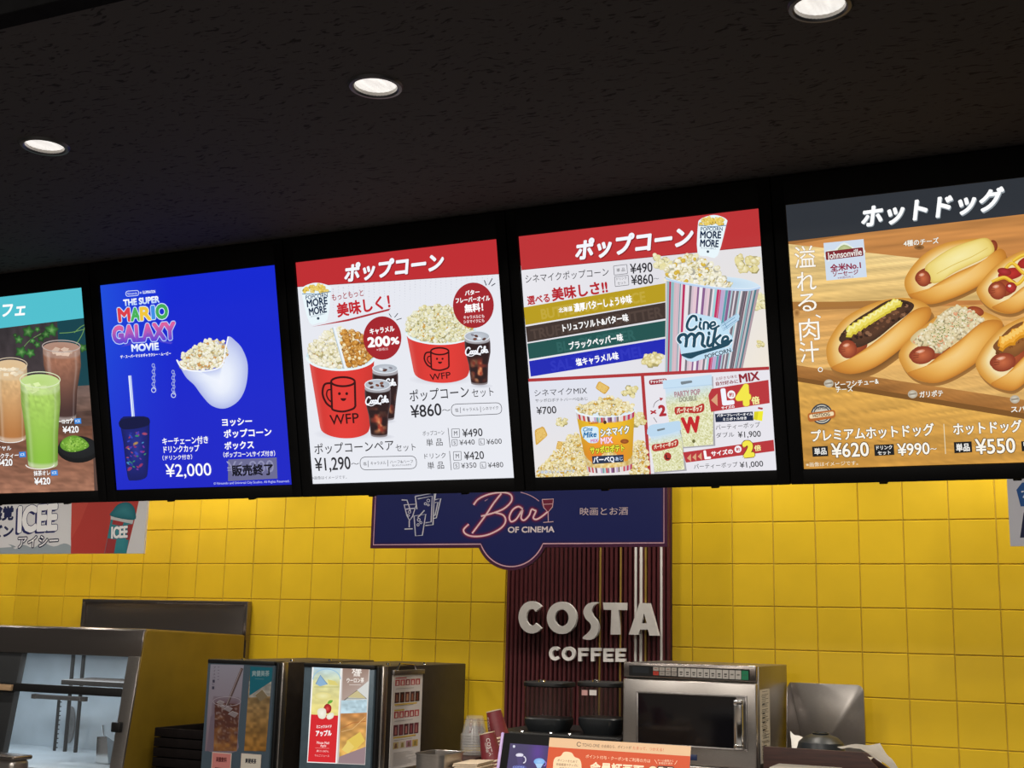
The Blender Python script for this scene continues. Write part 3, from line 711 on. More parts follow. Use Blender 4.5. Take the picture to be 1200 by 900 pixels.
# pair bucket
a.frame(340, 400, 5)
a.ell(330, 545, 190, 34, 'c9cad4', 'e6e8f0')
bucket(a, (112, 112), (498, 100), (470, 512), (178, 505), 62, 62, red_side)
a.ell(300, 90, 205, 80, 'dfeef2', 'cfe6ee'); a.ell(300, 84, 190, 68, 'c9a15e', 'b88a4a')
a.popcorn([(112, 110), (118, 40), (180, -30), (270, -75), (305, -70), (325, 150), (260, 152), (170, 138)], (105, -80, 325, 152), 110, 24, seed=11)
a.popcorn([(305, -70), (400, -50), (470, 0), (492, 90), (440, 130), (340, 150), (325, 150)], (300, -75, 495, 152), 90, 23, ('e8b45e', 'd99a3e', 'f3d08a'), ('b0702a', 'c48436'), seed=12, accent=('fdf4d8', 'e6cf94'), acc=.18)
a.poly([(250, -80), (268, -86), (338, 165), (322, 175)], 'eef4f8'); a.poly([(250, -80), (255, -82), (327, 172), (322, 175)], 'b9cad6')
a.ering(300, 90, 202, 79, 12, 'e9f6fa', 2, 178)
mug_logo(a, 244, 384, 238, 405, 12); T('WFP', (236, 463), (408, 449), 60, '3a0c10', .012)
a.ell(560, 470, 70, 14, 'c3c4ce', 'e6e8f0'); cola(a, 562, 160, 455, 76, 62, 48, 27, 6, 3)
a.ell(540, 560, 80, 16, 'c3c4ce', 'e6e8f0'); cola(a, 518, 256, 552, 77, 58, 49, 31, 10, 1)
a.frame(*fB)
def balloon(cx, cy, rx, ry): a.ell(cx, cy, rx, ry, 'a8272f', 'a3242c', n=40)
# set bucket
a.frame(470, 330, 6)
a.ell(290, 690, 230, 40, 'c6c7d1', 'e6e8f0')
bucket(a, (46, 375), (524, 375), (484, 640), (96, 632), 70, 78, red_side)
a.ell(286, 350, 250, 92, 'e3f0f4', 'cfe6ee')
a.popcorn([(48, 345), (60, 270), (130, 195), (250, 165), (370, 190), (460, 262), (515, 350), (480, 395), (400, 420), (280, 430), (150, 408), (80, 375)], (45, 160, 520, 432), 300, 24, ('fffbe6', 'f6f2d6', 'ffffff', 'eef2e2', 'efe6b0'), ('ddd9b0', 'c9bf7c', 'e4e2c4'), seed=14, accent=('e3b45a', 'c08f3e'), acc=.05)
a.ering(286, 352, 246, 90, 11, 'e9f6fa', 8, 172)
mug_logo(a, 217, 342, 492, 618, 11); T('WFP', (210, 675), (356, 657), 46, '3a0c10', .012)
a.ell(570, 735, 85, 16, 'c3c4ce', 'e6e8f0'); cola(a, 541, 388, 716, 90, 68, 58, 36, 16, 2)
a.frame(*fB)
balloon(318, 367, 65, 74); T('キャラメル', (275, 345), (359, 334), 22, 'ffffff', .035); T('200', (267, 382), (345, 376), 34, 'ffffff', .05); T('%', (346, 377), (376, 375), 24, 'ffffff', .05); T('※価格比', (298, 407), (338, 403), 10, 'f0c8ca')
for p in ([(349, 296), (341, 284)], [(360, 297), (371, 283)], [(366, 306), (384, 300)]): a.line(p, 2.5, '3a3a46')
balloon(627, 257, 69, 77); T('バター', (598, 216), (648, 211), 19, 'ffffff', .04); T('フレーバーオイル', (567, 241), (683, 232), 20, 'ffffff', .04); T('無料！', (597, 268), (660, 262), 30, 'ffffff', .04)
T('キャラメルにも', (594, 298), (664, 293), 13, 'f6dada', .03); T('シネマイクにも', (594, 313), (664, 308), 13, 'f6dada', .03)
for p in ([(671, 190), (664, 172)], [(679, 188), (691, 166)], [(688, 192), (701, 183)]): a.line(p, 3, '3a3a46')
a.text('ポップコーン', (411, 564), (612, 548), 42, K_, .006); T('セット', (622, 554), (695, 548), 32, K_, .004)
T('¥860', (415, 618), (519, 608), 42, K_, .012); T('〜', (521, 613), (549, 610), 22, K_, .01)
def pill(q, r, *items):
    a.rrect(q, r, '43434c', 2)
    for it in items:
        if len(it) == 2: a.line(it, 1.6, '55555e')
        else: T(*it, '34343c', .006)
pill([(552, 592), (721, 586), (724, 624), (554, 632)], 19, ('塩', (565, 612), (577, 611), 13), [(583, 602), (584, 622)], ('キャラメル', (591, 610), (645, 607), 13), [(651, 599), (652, 619)], ('シネマイク', (658, 607), (711, 603), 13))
a.frame(340, 400, 5); T('ポップコーンペア', (148, 634), (615, 607), 66, K_, .006); a.frame(*fB)
T('セット', (364, 740), (432, 736), 27, K_, .004); T('¥1,290', (88, 799), (210, 791), 44, K_, .012); T('〜', (212, 796), (239, 793), 22, K_, .01)
pill([(242, 772), (434, 767), (436, 810), (244, 816)], 21, ('塩', (253, 795), (265, 794), 12), [(270, 784), (271, 806)], ('キャラメル', (279, 793), (331, 790), 13), [(337, 781), (338, 803)], ('ハーフ&ハーフ', (345, 788), (423, 785), 12), ('塩とキャラメルの半々', (352, 800), (417, 797), 7))
T('※画像はイメージです。', (78, 844), (197, 840), 12, '6a6a72')
def size(tx, x, y, b, pr, x1, h):
    w = b; a.rrect([(x, y-w/2), (x+w*.9, y-w/2-1), (x+w*.93, y+w/2-1), (x+.03*w, y+w/2)], 2, '3a3a42', 1.6); T(tx, (x+w*.27, y), (x+w*.66, y-.5), b*.55, K_, .006)
    T(pr, (x+w*1.25, y), (x1, y-(x1-x-w)*.06), h, K_, .008)
T('ポップコーン', (456, 691), (529, 687), 17, K_); T('単 品', (468, 722), (523, 719), 26, K_); a.line([(542, 672), (549, 738)], 2, '55555e')
size('M', 554, 690, 29, '¥490', 658, 27); size('S', 555, 722, 20, '¥440', 632, 18); size('L', 646, 719, 20, '¥600', 723, 18)
T('ドリンク', (462, 768), (534, 764), 20, K_); T('単 品', (472, 800), (528, 797), 26, K_); a.line([(547, 750), (553, 815)], 2, '55555e')
size('M', 560, 767, 29, '¥420', 663, 27); size('S', 561, 800, 20, '¥350', 638, 18); size('L', 651, 798, 20, '¥480', 728, 18)
a.build('screen', M['art_lit'], DTH[2], .012)

# --- screen 4: flavoured popcorn
a = ART[3]; a.base('e4e3ea'); a.frame(*fC); T = a.text
a.quad([(25, 128), (764, 38), (822, 850), (72, 870)], lambda S, T_, P: hx('e9e8ee')*(1-.06*S)[:, None]+.02*np.sin(P[:, 1]/60)[:, None]*np.clip(S-.5, 0, 1)[:, None], 12, 12)
a.quad([(460, 190), (772, 150), (800, 535), (475, 560)], lambda S, T_, P: (hx('e3e1e4')+(hx('efe6d8')-hx('e3e1e4'))*(np.clip(S*1.4-.3, 0, 1)*np.clip(T_, 0, 1))[:, None]), 14, 14)
a.poly([(20, 118), (764, 28), (772, 152), (32, 229)], 'bd3336'); a.poly([(32, 229), (772, 152), (772, 154), (32, 231)], '9a2228')
heavy(a, 'ポップコーン', (196, 170), (563, 121), 66)
def kernel(x, y, r, seed, blur=0):
    e = ('e0d49a', 'cfc07a') if not blur else ('e2dcae', 'ded6a0')
    a.popcorn([(x-r, y-r), (x+r, y-r), (x+r, y+r), (x-r, y+r)], (x-r, y-r*.7, x+r, y+r*.7), 6, r*.8, ('f6efc8', 'fbf6dc', 'ece2a8'), e, seed)
kernel(464, 203, 20, 1, 1); kernel(728, 207, 26, 2); kernel(768, 320, 18, 3, 1); kernel(770, 456, 10, 4); kernel(765, 335, 16, 5, 1)
T('シネマイクポップコーン', (45, 258), (301, 234), 27, K_, .008)
a.rrect([(316, 217), (357, 212), (359, 240), (318, 245)], 2, '55555e', 1.5); T('単 品', (325, 230), (351, 227), 12, K_, .01); T('¥490', (367, 226), (436, 219), 30, K_, .012)
a.rrect([(319, 250), (361, 245), (363, 275), (321, 280)], 2, '55555e', 1.5); T('ドリンク', (325, 257), (356, 253), 10, K_, .01); T('セット', (328, 270), (354, 267), 10, K_, .01); T('¥860', (370, 261), (438, 255), 30, K_, .012); T('〜', (440, 256), (456, 254), 14, K_, .01)
T('選べる', (50, 324), (119, 314), 29, 'b7242e', .03); T('美味しさ!!', (125, 306), (297, 279), 42, 'b7242e', .035)
for yl, yr, c, gh, gt, gx, tx in ((345, 269, 'b89c1e', 'c2a83c', 'BUTTER SOY SAUCE', (92, 414), [('北海道', (146, 354), (189, 347), 16), ('濃厚バターしょうゆ味', (193, 346), (372, 317), 27)]),
                              (404, 328, '40332f', '50413b', 'TRUFFLE SALT BUTTER', (60, 466), [('トリュフソルト&バター味', (158, 408), (361, 374), 25)]),
                              (456, 384, '1f5350', '2b605d', 'BLACK PEPPER', (140, 382), [('ブラックペッパー味', (177, 464), (344, 435), 25)]),
                              (510, 440, '1c26b4', '2932bd', 'SALT CARAMEL', (120, 412), [('塩キャラメル味', (198, 514), (330, 492), 25)])):
    hb = 54 if yl < 350 else 48; xl_ = 39+(yl-343)*.09
    a.poly([(xl_, yl), (476, yr), (476, yr+hb+2), (xl_+5, yl+hb)], c)
    yc = lambda x: yl+(yr-yl)*(x-xl_)/(476-xl_)+hb*.56
    T(gt, (gx[0], yc(gx[0])), (gx[1], yc(gx[1])), 33, gh, .03)
    for t_, p0, p1, h in tx: T(t_, p0, p1, h, 'ffffff', .03)
# striped bucket
a.frame(770, 240, 4.5)
rs = random.Random(21); strip = []; x = 0
PALS = ['d9c3cf', '8a5f8f', 'e8dfe6', 'c42f63', 'a9d3da', 'efe9ef', '7c7480', '9fd0d8', 'e7c9d4', '5f9fae', 'd23a63', 'f1ecf0', 'bda9cf', '71485f']
while x < 1: wdt = rs.uniform(.010, .034); strip.append((x, wdt, rs.choice(PALS))); x += wdt
def stripes(S, T_, P):
    C = np.repeat([hx('ecdfe8')], len(S), 0)
    for x0, wdt, c in strip: C[(S >= x0) & (S < x0+wdt*.93)] = hx(c)
    return C*(1-.16*np.abs(2*S-1)**2.5-.08*(S > .82))[:, None]
a.blob([(46, 384), (120, 372), (300, 372), (470, 392), (546, 430), (480, 446), (300, 440), (120, 415)], [(0, 'd2e6f4'), (.5, 'c4dcee'), (1, 'b6cfe6')])
a.popcorn([(48, 385), (52, 330), (110, 292), (160, 262), (235, 282), (300, 320), (345, 372), (385, 418), (340, 430), (200, 412), (80, 396)], (45, 258, 390, 432), 120, 24, seed=31, accent=('e8cf52', 'c9a03a'), acc=.12)
bucket(a, (48, 398), (540, 440), (452, 860), (40, 880), 10, 6, stripes, 420, 6)
a.line(sm([(46, 386), (120, 408), (300, 436), (470, 446), (546, 432)], 8, False), 13, 'bcd4f0'); a.line(sm([(46, 382), (120, 403), (300, 431), (470, 441), (546, 427)], 8, False), 3, 'e6f0fb')
a.blob([(150, 640), (155, 590), (190, 570), (250, 580), (330, 600), (345, 630), (420, 570), (432, 600), (380, 660), (400, 700), (395, 750), (390, 775), (260, 805), (180, 825), (130, 795), (120, 745), (105, 720), (115, 690), (145, 670)], [(0, 'bfe0f4'), (1, 'c8e6f8')], smooth=3)
sh = '1d4a5e'
CINE = [([(208, 606), (204, 588), (184, 586), (164, 612), (158, 642), (172, 657), (194, 654), (208, 640)], 14), ([(228, 618), (224, 640), (232, 652)], 12), ([(246, 652), (248, 620), (262, 617), (270, 628), (269, 650)], 12), ([(284, 638), (306, 630), (302, 616), (286, 620), (280, 640), (294, 652), (326, 636)], 11), ([(230, 599), (231, 604)], 12),
        ([(122, 722), (112, 706), (124, 686), (146, 682), (156, 700), (152, 742)], 17), ([(154, 704), (176, 680), (194, 684), (198, 702), (194, 742)], 17), ([(196, 704), (218, 676), (238, 680), (243, 700), (238, 732), (252, 744)], 17), ([(272, 696), (266, 730), (276, 742), (292, 730)], 16), ([(274, 672), (275, 678)], 15), ([(310, 650), (300, 700), (294, 742)], 16), ([(334, 686), (308, 712), (318, 730), (338, 740)], 14), ([(348, 720), (374, 708), (368, 692), (350, 698), (344, 724), (362, 738), (392, 712)], 14)]
for st, wd in CINE: a.line(sm(st, 6, False), wd+9, 'eef8ff')
for st, wd in CINE:
    a.line(sm(st, 6, False), wd, sh)
    for p in (st[0], st[-1]): a.ell(p[0], p[1], wd*.5, wd*.5, sh, n=12)
a.poly(sm([(128, 785), (200, 772), (300, 745), (378, 712), (388, 722), (372, 742), (300, 765), (220, 790), (180, 808), (150, 802)], 4), sh)
T('POPCORN', (252, 800), (390, 762), 24, sh, .03, 0, 'eaf6ff', .03)
a.poly([(335, 632), (422, 572), (434, 604), (350, 662)], 'b9d8ee'); a.line([(345, 636), (412, 590)], 2.5, '3f7fa6'); a.line([(352, 650), (420, 603)], 2.5, '3f7fa6'); a.line([(352, 612), (372, 650)], 2, '3f7fa6'); a.line([(335, 632), (422, 572), (434, 604), (350, 662)], 2, '6d97b8', True)
a.frame(*fC)
badge(a, (581, 88), (664, 88), (640, 186), (574, 176), 6)
kernel(433, 508, 22, 7)
# lower panels
a.quad([(50, 572), (408, 556), (430, 862), (66, 872)], lambda S, T_, P: hx('dfe2ee')+(hx('e9e4e2')-hx('dfe2ee'))*T_[:, None], 6, 6)
a.quad([(404, 556), (806, 530), (824, 852), (426, 862)], 'e7e5ec')
a.poly([(48, 564), (806, 526), (806, 536), (48, 574)], 'b03438'); a.poly([(400, 556), (410, 555), (430, 862), (420, 862)], 'b03438')
a.frame(600, 430, 6.43)
T('シネマイクMIX', (172, 192), (567, 170), 56, K_, .008); T('サッポロポテトバーベQあじ', (178, 249), (571, 233), 27, K_, .006); T('¥700', (187, 326), (335, 316), 56, K_, .012)
def chip(q, r):
    a.rrect(q, r, 'd6a84a'); c = np.mean(q, 0); a.rrect([tuple(c+(np.array(p)-c)*.8) for p in q], r*.8, 'e6c06a')
    rr = random.Random(int(q[0][0]))
    for _ in range(24):
        s, t = rr.random(), rr.random(); p = (np.array(q[0])*(1-s)+np.array(q[1])*s)*(1-t)+(np.array(q[3])*(1-s)+np.array(q[2])*s)*t; a.ell(p[0], p[1], 3.5, 3, rr.choice(('c4923c', 'f0d48a', 'b98436')), n=6, lift=False)
chip([(655, 100), (742, 150), (700, 205), (628, 155)], 18)
a.popcorn([(185, 832), (188, 770), (250, 720), (300, 660), (340, 600), (400, 560), (440, 495), (500, 500), (540, 600), (570, 790), (560, 835)], (185, 490, 575, 832), 240, 21, ('fbf6dc', 'f6ecc0', 'fffbee', 'f0e09c'), ('e2cf92', 'd4b96a', 'ece0b4'), 41, ('e6b23c', 'b98a2c'), .1)
a.popcorn([(890, 800), (905, 640), (930, 560), (990, 560), (1010, 640), (1032, 800)], (890, 555, 1034, 810), 110, 21, ('fbf6dc', 'f6ecc0', 'fffbee', 'f0e09c'), ('e2cf92', 'd4b96a', 'ece0b4'), 42, ('e6b23c', 'b98a2c'), .1)
chip([(172, 468), (240, 440), (272, 510), (180, 590)], 20); chip([(345, 552), (382, 560), (372, 615), (330, 612)], 12)
for x, y, r, sd in ((890, 178, 44, 43), (376, 408, 30, 44), (950, 390, 50, 45), (1085, 560, 30, 46)): kernel(x, y, r, sd)
a.ell(706, 318, 224, 56, 'e9f2f8', 'd6e6f2')
a.popcorn([(495, 325), (520, 285), (600, 265), (660, 235), (760, 232), (840, 255), (905, 290), (915, 318), (840, 345), (700, 352), (560, 345)], (490, 228, 920, 354), 110, 27, ('fcf7e2', 'f8efc8', 'fffdf2', 'f2e4ae'), ('e0cf94', 'd2ba70', 'ece2bc'), 47, ('e8b83e', 'c08a2a'), .12)
a.ering(706, 318, 222, 54, 10, 'eaf4fb', 0, 180)
strip2 = [(i/26, 1/26, rs.choice(PALS)) for i in range(26)]
def mixside(S, T_, P):
    C = np.repeat([hx('f3c02a')], len(S), 0); k = np.clip((T_-.22)*2.2, 0, 1)[:, None]*np.clip(1.3-np.abs(2*S-.9), 0, 1)[:, None]; C = C*(1-k)+hx('ee7f28')*k
    n = vnoise(P[:, 0]/14, P[:, 1]/12, 5); pc = (T_ > .70+.12*np.sin(S*9)) ; C = np.where(pc[:, None], hx('d8ac52')+(hx('f8ecbc')-hx('d8ac52'))*n[:, None], C)
    for x0, wdt, c in strip2: C[(S >= x0) & (S < x0+wdt*.9) & ((T_ < .10) | (T_ > .90))] = hx(c)
    return C*(1-.14*np.abs(2*S-1)**2.5)[:, None]
bucket(a, (484, 330), (926, 322), (905, 760), (568, 778), 50, 26, mixside, 160, 60)
T('Calbee', (580, 415), (652, 411), 22, 'c25a1c', .03); T('×', (664, 412), (680, 411), 14, '6a3a1c', .02); a.ell(703, 412, 13, 14, '4a2a1c', n=12); T('CINE MIKE', (730, 412), (822, 404), 14, 'c98a2c', .02)
a.blob([(530, 450), (640, 445), (655, 490), (650, 560), (590, 568), (560, 548), (535, 520)], [(0, 'cfe8f6'), (1, 'e2f2fb')], smooth=3)
T('Cine', (537, 466), (610, 460), 32, '2f7fb4', .03, .3); T('Mike', (535, 508), (640, 500), 44, '2a74aa', .04, .3); T('MIX', (594, 552), (652, 548), 26, 'd878b4', .04)
T('シネマイク', (668, 492), (886, 464), 66, 'ffffff', .03, .12, '17606e', .06); T('MIX', (669, 552), (760, 544), 48, 'fbe6f0', .03, 0, 'd2577e', .06)
a.ell(850, 556, 32, 18, 'b0612a', '8a4418', n=14)
T('サッポロポテト', (590, 624), (848, 604), 58, 'f4ee3e', .03, 0, '4a5a14', .06)
a.poly([(604, 668), (842, 656), (842, 712), (608, 728)], '26344e'); T('バーベQ', (612, 696), (772, 688), 52, 'f4f7ff', .03); T('あじ', (780, 688), (836, 684), 32, 'cfe2ff', .02)
T('※画像はイメージです', (198, 786), (476, 780), 24, 'e9f0fb', .02, 0, '7f94b4', .03)
a.frame(750, 430, 6.43)
a.rrect([(70, 94), (205, 80), (208, 118), (74, 132)], 18, '9c2a38'); T('チャック付き', (82, 108), (198, 98), 26, 'ffffff', .03)
def bagfill(S, T_, P):
    n = vnoise(P[:, 0]/7, P[:, 1]/7, 3); n2 = vnoise(P[:, 0]/4, P[:, 1]/4, 8)
    C = hx('cfd09a')+(hx('f2f2d4')-hx('cfd09a'))*np.clip(n*1.5-.2, 0, 1)[:, None]; C = np.where((n2 > .80)[:, None], hx('b5b25c'), C)
    k = np.clip((.34-T_)*4, 0, 1)[:, None]; return C*(1-k)+hx('c9dff0')*k
def bag(q, slot):
    q = [np.array(p, float) for p in q]
    f = lambda S, T_: ((q[0]*(1-S)[:, None]+q[1]*S[:, None])*(1-T_)[:, None]+(q[3]*(1-S)[:, None]+q[2]*S[:, None])*T_[:, None])+np.c_[np.where(T_ > .15, 6, 0)*np.sign(S-.5)*(np.abs(2*S-1) > .96)*np.sin(T_*5), 0*S]
    a.poly([tuple(q[0]+(5, 8)), tuple(q[1]+(10, 8)), tuple(q[2]+(10, 10)), tuple(q[3]+(5, 10))], 'a9a7ae'); a.grid(f, 70, 90, bagfill); a.rrect(slot, 8, '6f7a80'); 
bag([(190, 140), (545, 58), (562, 582), (250, 606)], [(308, 103), (395, 95), (400, 112), (315, 128)])
a.poly([(175, 98), (545, 52), (548, 130), (180, 160)], 'c6dff2'); a.rrect([(308, 106), (395, 96), (400, 113), (315, 130)], 9, '78848c'); a.line([(180, 158), (548, 128)], 4, 'aecbe4')
T('PARTY POP', (262, 204), (459, 180), 44, 'b08a92', .035); T('DOUBLE', (298, 242), (433, 228), 38, '9a9a86', .035)
a.poly(sm([(268, 300), (330, 295), (420, 292), (482, 270), (484, 326), (430, 345), (340, 340), (274, 354)], 4), 'b8342e'); T('パーティーポップ', (280, 325), (474, 305), 44, 'fbf3d8', .035)
T('W', (315, 438), (461, 424), 122, 'c4232a', .05); a.ell(408, 556, 12, 14, '6b6a3c', n=10)
bag([(80, 500), (300, 455), (345, 770), (104, 790)], [(130, 468), (190, 455), (192, 468), (134, 482)])
a.poly(sm([(72, 440), (180, 420), (296, 402), (310, 440), (296, 478), (78, 520)], 3), 'bcd8ee'); a.rrect([(130, 466), (190, 454), (192, 467), (134, 481)], 6, '78848c')
a.poly(sm([(95, 585), (160, 572), (230, 560), (284, 540), (288, 590), (220, 612), (108, 632)], 4), 'b8342e'); T('パーティーポップ', (106, 602), (280, 568), 36, 'fbf3d8', .035)
a.ell(210, 672, 28, 32, 'b8342e', 'a82c26'); T('L', (196, 676), (224, 672), 34, '2c1a1a', .05)
T('×', (80, 338), (128, 333), 46, 'b02a34', .04); T('2', (142, 326), (200, 320), 84, 'b02a34', .05)
a.line(sm([(104, 300), (120, 262), (165, 235)], 5, False), 4, '5a4a50'); a.poly([(150, 225), (180, 230), (160, 252)], 'b02a34'); a.line([(106, 376), (130, 413)], 4, '5a4a50')
T('お好きな味を', (576, 86), (738, 64), 26, '8a2a34', .02); T('自分好みに', (576, 122), (746, 101), 32, '8a2a34', .03); T('MIX', (752, 82), (906, 60), 66, '8f2633', .04)
a.poly([(520, 210), (545, 160), (975, 92), (985, 268), (540, 334)], 'b8343a'); a.poly([(540, 246), (588, 196), (590, 290)], 'd9a27c')
T('L', (618, 222), (712, 212), 124, 'f2f5ff', .06); T('サイズの', (618, 305), (718, 293), 24, 'ffffff', .035); a.ell(694, 204, 31, 32, 'f4f4f8'); T('約', (676, 205), (712, 203), 34, 'b8343a', .03)
T('4', (724, 213), (842, 203), 158, 'f3e64a', .07, .05, 'c07a3a', .02); T('倍', (846, 252), (908, 242), 62, 'f3eea0', .04)
a.poly([(570, 350), (856, 332), (862, 400), (575, 412)], '1f2a44'); T('バターフレーバーオイル', (585, 362), (855, 350), 24, 'ffffff', .035); T('ミニボトル付き', (630, 390), (810, 380), 24, 'ffffff', .035)
a.poly([(868, 332), (936, 328), (928, 404), (862, 392)], 'f0ea2e'); a.poly([(868, 332), (900, 330), (890, 398), (862, 392)], 'd9d024'); a.poly([(897, 298), (934, 304), (930, 318), (896, 312)], 'a83a44')
T('パーティーポップ', (575, 452), (912, 430), 42, K_, .006); T('ダブル', (577, 512), (716, 504), 40, K_, .006); T('¥1,900', (744, 508), (918, 499), 46, K_, .01)
a.poly([(326, 640), (1015, 546), (1022, 632), (350, 718)], 'b8343a')
for x, y in ((375, 682), (415, 676), (456, 670)): a.poly([(x-17, y+2), (x+12, y-30), (x+14, y+28)], 'd9a27c')
T('L', (486, 660), (536, 654), 66, 'ffffff', .06); T('サイズの', (541, 652), (706, 632), 42, 'ffffff', .04); a.ell(745, 617, 27, 27, 'f4f4f8'); T('約', (730, 618), (760, 616), 28, 'b8343a', .03)
T('2', (776, 620), (866, 610), 122, 'f3e64a', .07, .05, '6a2a1c', .03); T('倍', (868, 612), (920, 604), 46, 'f3eea0', .04)
T('パーティーポップ', (410, 748), (742, 732), 42, K_, .006); T('¥1,000', (758, 738), (936, 726), 44, K_, .01)
a.build('screen', M['art_lit'], DTH[3], .012)

# --- screen 5: hot dogs
a = ART[4]; a.base('d9a860'); a.frame(*fD); T = a.text
def plank(c0, c1, s, sx=160, sy=7, am=.22):
    def f(S, T_, P):
        y = P[:, 1]+P[:, 0]*.10; n = vnoise(P[:, 0]/sx, y/sy, s)-.5; n2 = vnoise(P[:, 0]/sx*2, y/sy*3, s+4)-.5
        return (hx(c0)+(hx(c1)-hx(c0))*T_[:, None])*(1+am*n+am*.6*n2)[:, None]
    return f
a.quad([(40, 190), (1000, 60), (1000, 420), (60, 440)], plank('c98a4c', 'b9783e', 1), 80, 50)
a.poly([(52, 210), (1000, 60), (1000, 70), (52, 226)], 'a06a36')
a.quad([(50, 222), (420, 262), (640, 372), (60, 385)], plank('e6c98a', 'dcb670', 2), 60, 40)
a.poly([(60, 378), (200, 378), (360, 372), (350, 384), (60, 402)], 'a8743a'); a.quad([(60, 398), (400, 380), (420, 412), (62, 420)], 'a4713c')
a.quad([(60, 402), (1000, 372), (1000, 690), (70, 560)], plank('cf9a58', 'dcae66', 3), 80, 60)
a.quad([(72, 548), (1000, 690), (1000, 730), (76, 582)], plank('b27a3e', '9c6630', 6), 50, 8)
a.quad([(74, 580), (1000, 728), (1000, 860), (90, 860)], plank('d9a650', 'c48c3c', 4), 80, 40); a.quad([(74, 580), (1000, 728), (1000, 745), (75, 592)], '7c5224')
a.ell(78, 408, 9, 11, '8a5a2a', 'c49254', n=12); a.ell(408, 231, 14, 7, '5f3f22', '9a6a3a', n=14)
def bun(back, front, tip, tiprx, tipry, rot, end, topping, seed, tail=None):
    a.blob([(x+8, y+16) for x, y in back], [(0, 'a06f38'), (.25, '6b451e'), (1, '5a3a1a')])
    a.blob(back, [(0, 'c98a34'), (.10, 'dda24a'), (.24, 'ecc880'), (.34, 'f2dfae'), (1, 'e9cf98')])
    if end: a.ell(*end, 'a8542e', '7a2f1a')
    a.ell(tip[0]+tiprx*.55, tip[1]-tiprx*.30, tiprx*1.7, tipry, 'b4572f', '8a3a20', rot)
    topping()
    a.ell(tip[0], tip[1], tiprx, tipry, 'c86a42', '86341f', rot); a.ell(tip[0]-tiprx*.2, tip[1]-tipry*.42, tiprx*.42, tipry*.22, 'f2c8ae', 'c86a42', rot, n=14)
    for q in (-.35, 0, .3): a.line([(tip[0]-tiprx*.75, tip[1]+q*tipry), (tip[0]-tiprx*.3, tip[1]+q*tipry*.6)], tiprx*.04, '6b2817')
    a.blob(front, [(0, 'b9742a'), (.10, 'cf8a34'), (.30, 'e2a64c'), (.60, 'efbf6c'), (1, 'f3cc84')], None)
a.frame(1040, 260, 4.094)
def cheese_top():
    a.blob([(205, 290), (178, 225), (215, 185), (300, 130), (400, 92), (480, 80), (512, 140), (455, 180), (400, 205), (330, 238), (290, 262), (250, 290)], [(0, 'd2b052'), (.10, 'e8cf72'), (.4, 'f2e090'), (1, 'f6eaa8')], (340, 170))
    a.line(sm([(235, 250), (320, 205), (400, 170), (480, 125)], 6, False), 4, 'dcc064')
bun([(80, 300), (100, 240), (170, 160), (270, 105), (400, 82), (490, 88), (530, 120), (568, 160), (540, 230), (430, 310), (300, 370), (190, 395), (110, 360)],
    [(98, 352), (150, 345), (240, 295), (330, 245), (450, 190), (535, 130), (570, 165), (540, 235), (430, 312), (300, 372), (190, 396)], (170, 272), 36, 40, -.3, (505, 118, 22, 30), cheese_top, 1)
a.frame(*fD)
def stew_top():
    a.blob([(192, 475), (225, 435), (275, 402), (332, 372), (388, 380), (388, 402), (340, 440), (290, 480), (240, 502), (205, 492)], [(0, '3f2a1e'), (.5, '5a3a28'), (1, '4a3022')], smooth=4)
    r = random.Random(4)
    for _ in range(60):
        t = r.random(); x, y = 205+t*175+r.uniform(-14, 14), 482-t*92+r.uniform(-18, 18); a.ell(x, y, r.uniform(3, 8), r.uniform(2.5, 6), r.choice(('3a241a', '6b4630', '7d5238', '2f1c14', '8a6248')), n=8, lift=False); a.z += 1e-6
    t = np.linspace(0, 1, 40); x, y = 214+t*138, 462-t*84; wv = np.sin(t*60)*4; a.line(np.c_[x+wv*.4, y+wv], 24, 'd6c23c'); a.line(np.c_[x+wv*.4, y-3+wv], 16, 'ecdc66'); a.line(np.c_[x+wv*.4-2, y-6+wv], 5, 'f6eea0')
bun([(158, 520), (165, 480), (210, 420), (295, 378), (380, 368), (436, 392), (432, 430), (372, 492), (290, 552), (222, 572), (172, 556)],
    [(172, 556), (215, 535), (280, 492), (345, 440), (395, 400), (437, 394), (432, 432), (372, 494), (290, 554), (222, 573)], (216, 506), 24, 25, -.3, None, stew_top, 2)
a.frame(1040, 260, 4.094)
def salad_top():
    a.blob([(108, 565), (150, 520), (205, 500), (250, 445), (310, 408), (370, 412), (420, 440), (462, 470), (440, 500), (380, 535), (310, 590), (245, 630), (190, 600), (140, 592)], [(0, 'cdb784'), (.3, 'e6d8ae'), (1, 'efe4c0')], smooth=4)
    a.popcorn([(115, 570), (210, 500), (310, 412), (400, 432), (455, 470), (370, 535), (245, 622), (180, 592)], (110, 408, 460, 628), 150, 22, ('efe6c8', 'e6d8ae', 'f6f0da'), ('dccca2', 'd2be90'), 51, ('e8b490', 'd88a5c'), .07)
    r = random.Random(8)
    for _ in range(70): t = r.random(); a.ell(190+t*200+r.uniform(-40, 40), 560-t*110+r.uniform(-35, 35), 3.5, 2.5, r.choice(('6f8a44', '8fa05a', '5f7a3a')), n=6, lift=False)
def hd(back, front, tip, rx, ry, end, topping):
    bun(back, front, tip, rx, ry, -.25, None, topping, 0)
def end_salad():
    a.ell(420, 430, 42, 24, 'b4572f', '8a3a20', .2); salad_top()
hd([(55, 660), (70, 600), (150, 520), (270, 430), (370, 405), (460, 430), (550, 480), (520, 570), (430, 670), (300, 750), (200, 772), (110, 740)],
   [(95, 728), (170, 700), (250, 640), (350, 565), (460, 478), (550, 482), (522, 572), (430, 672), (300, 752), (200, 773)], (168, 640), 60, 42, None, end_salad)
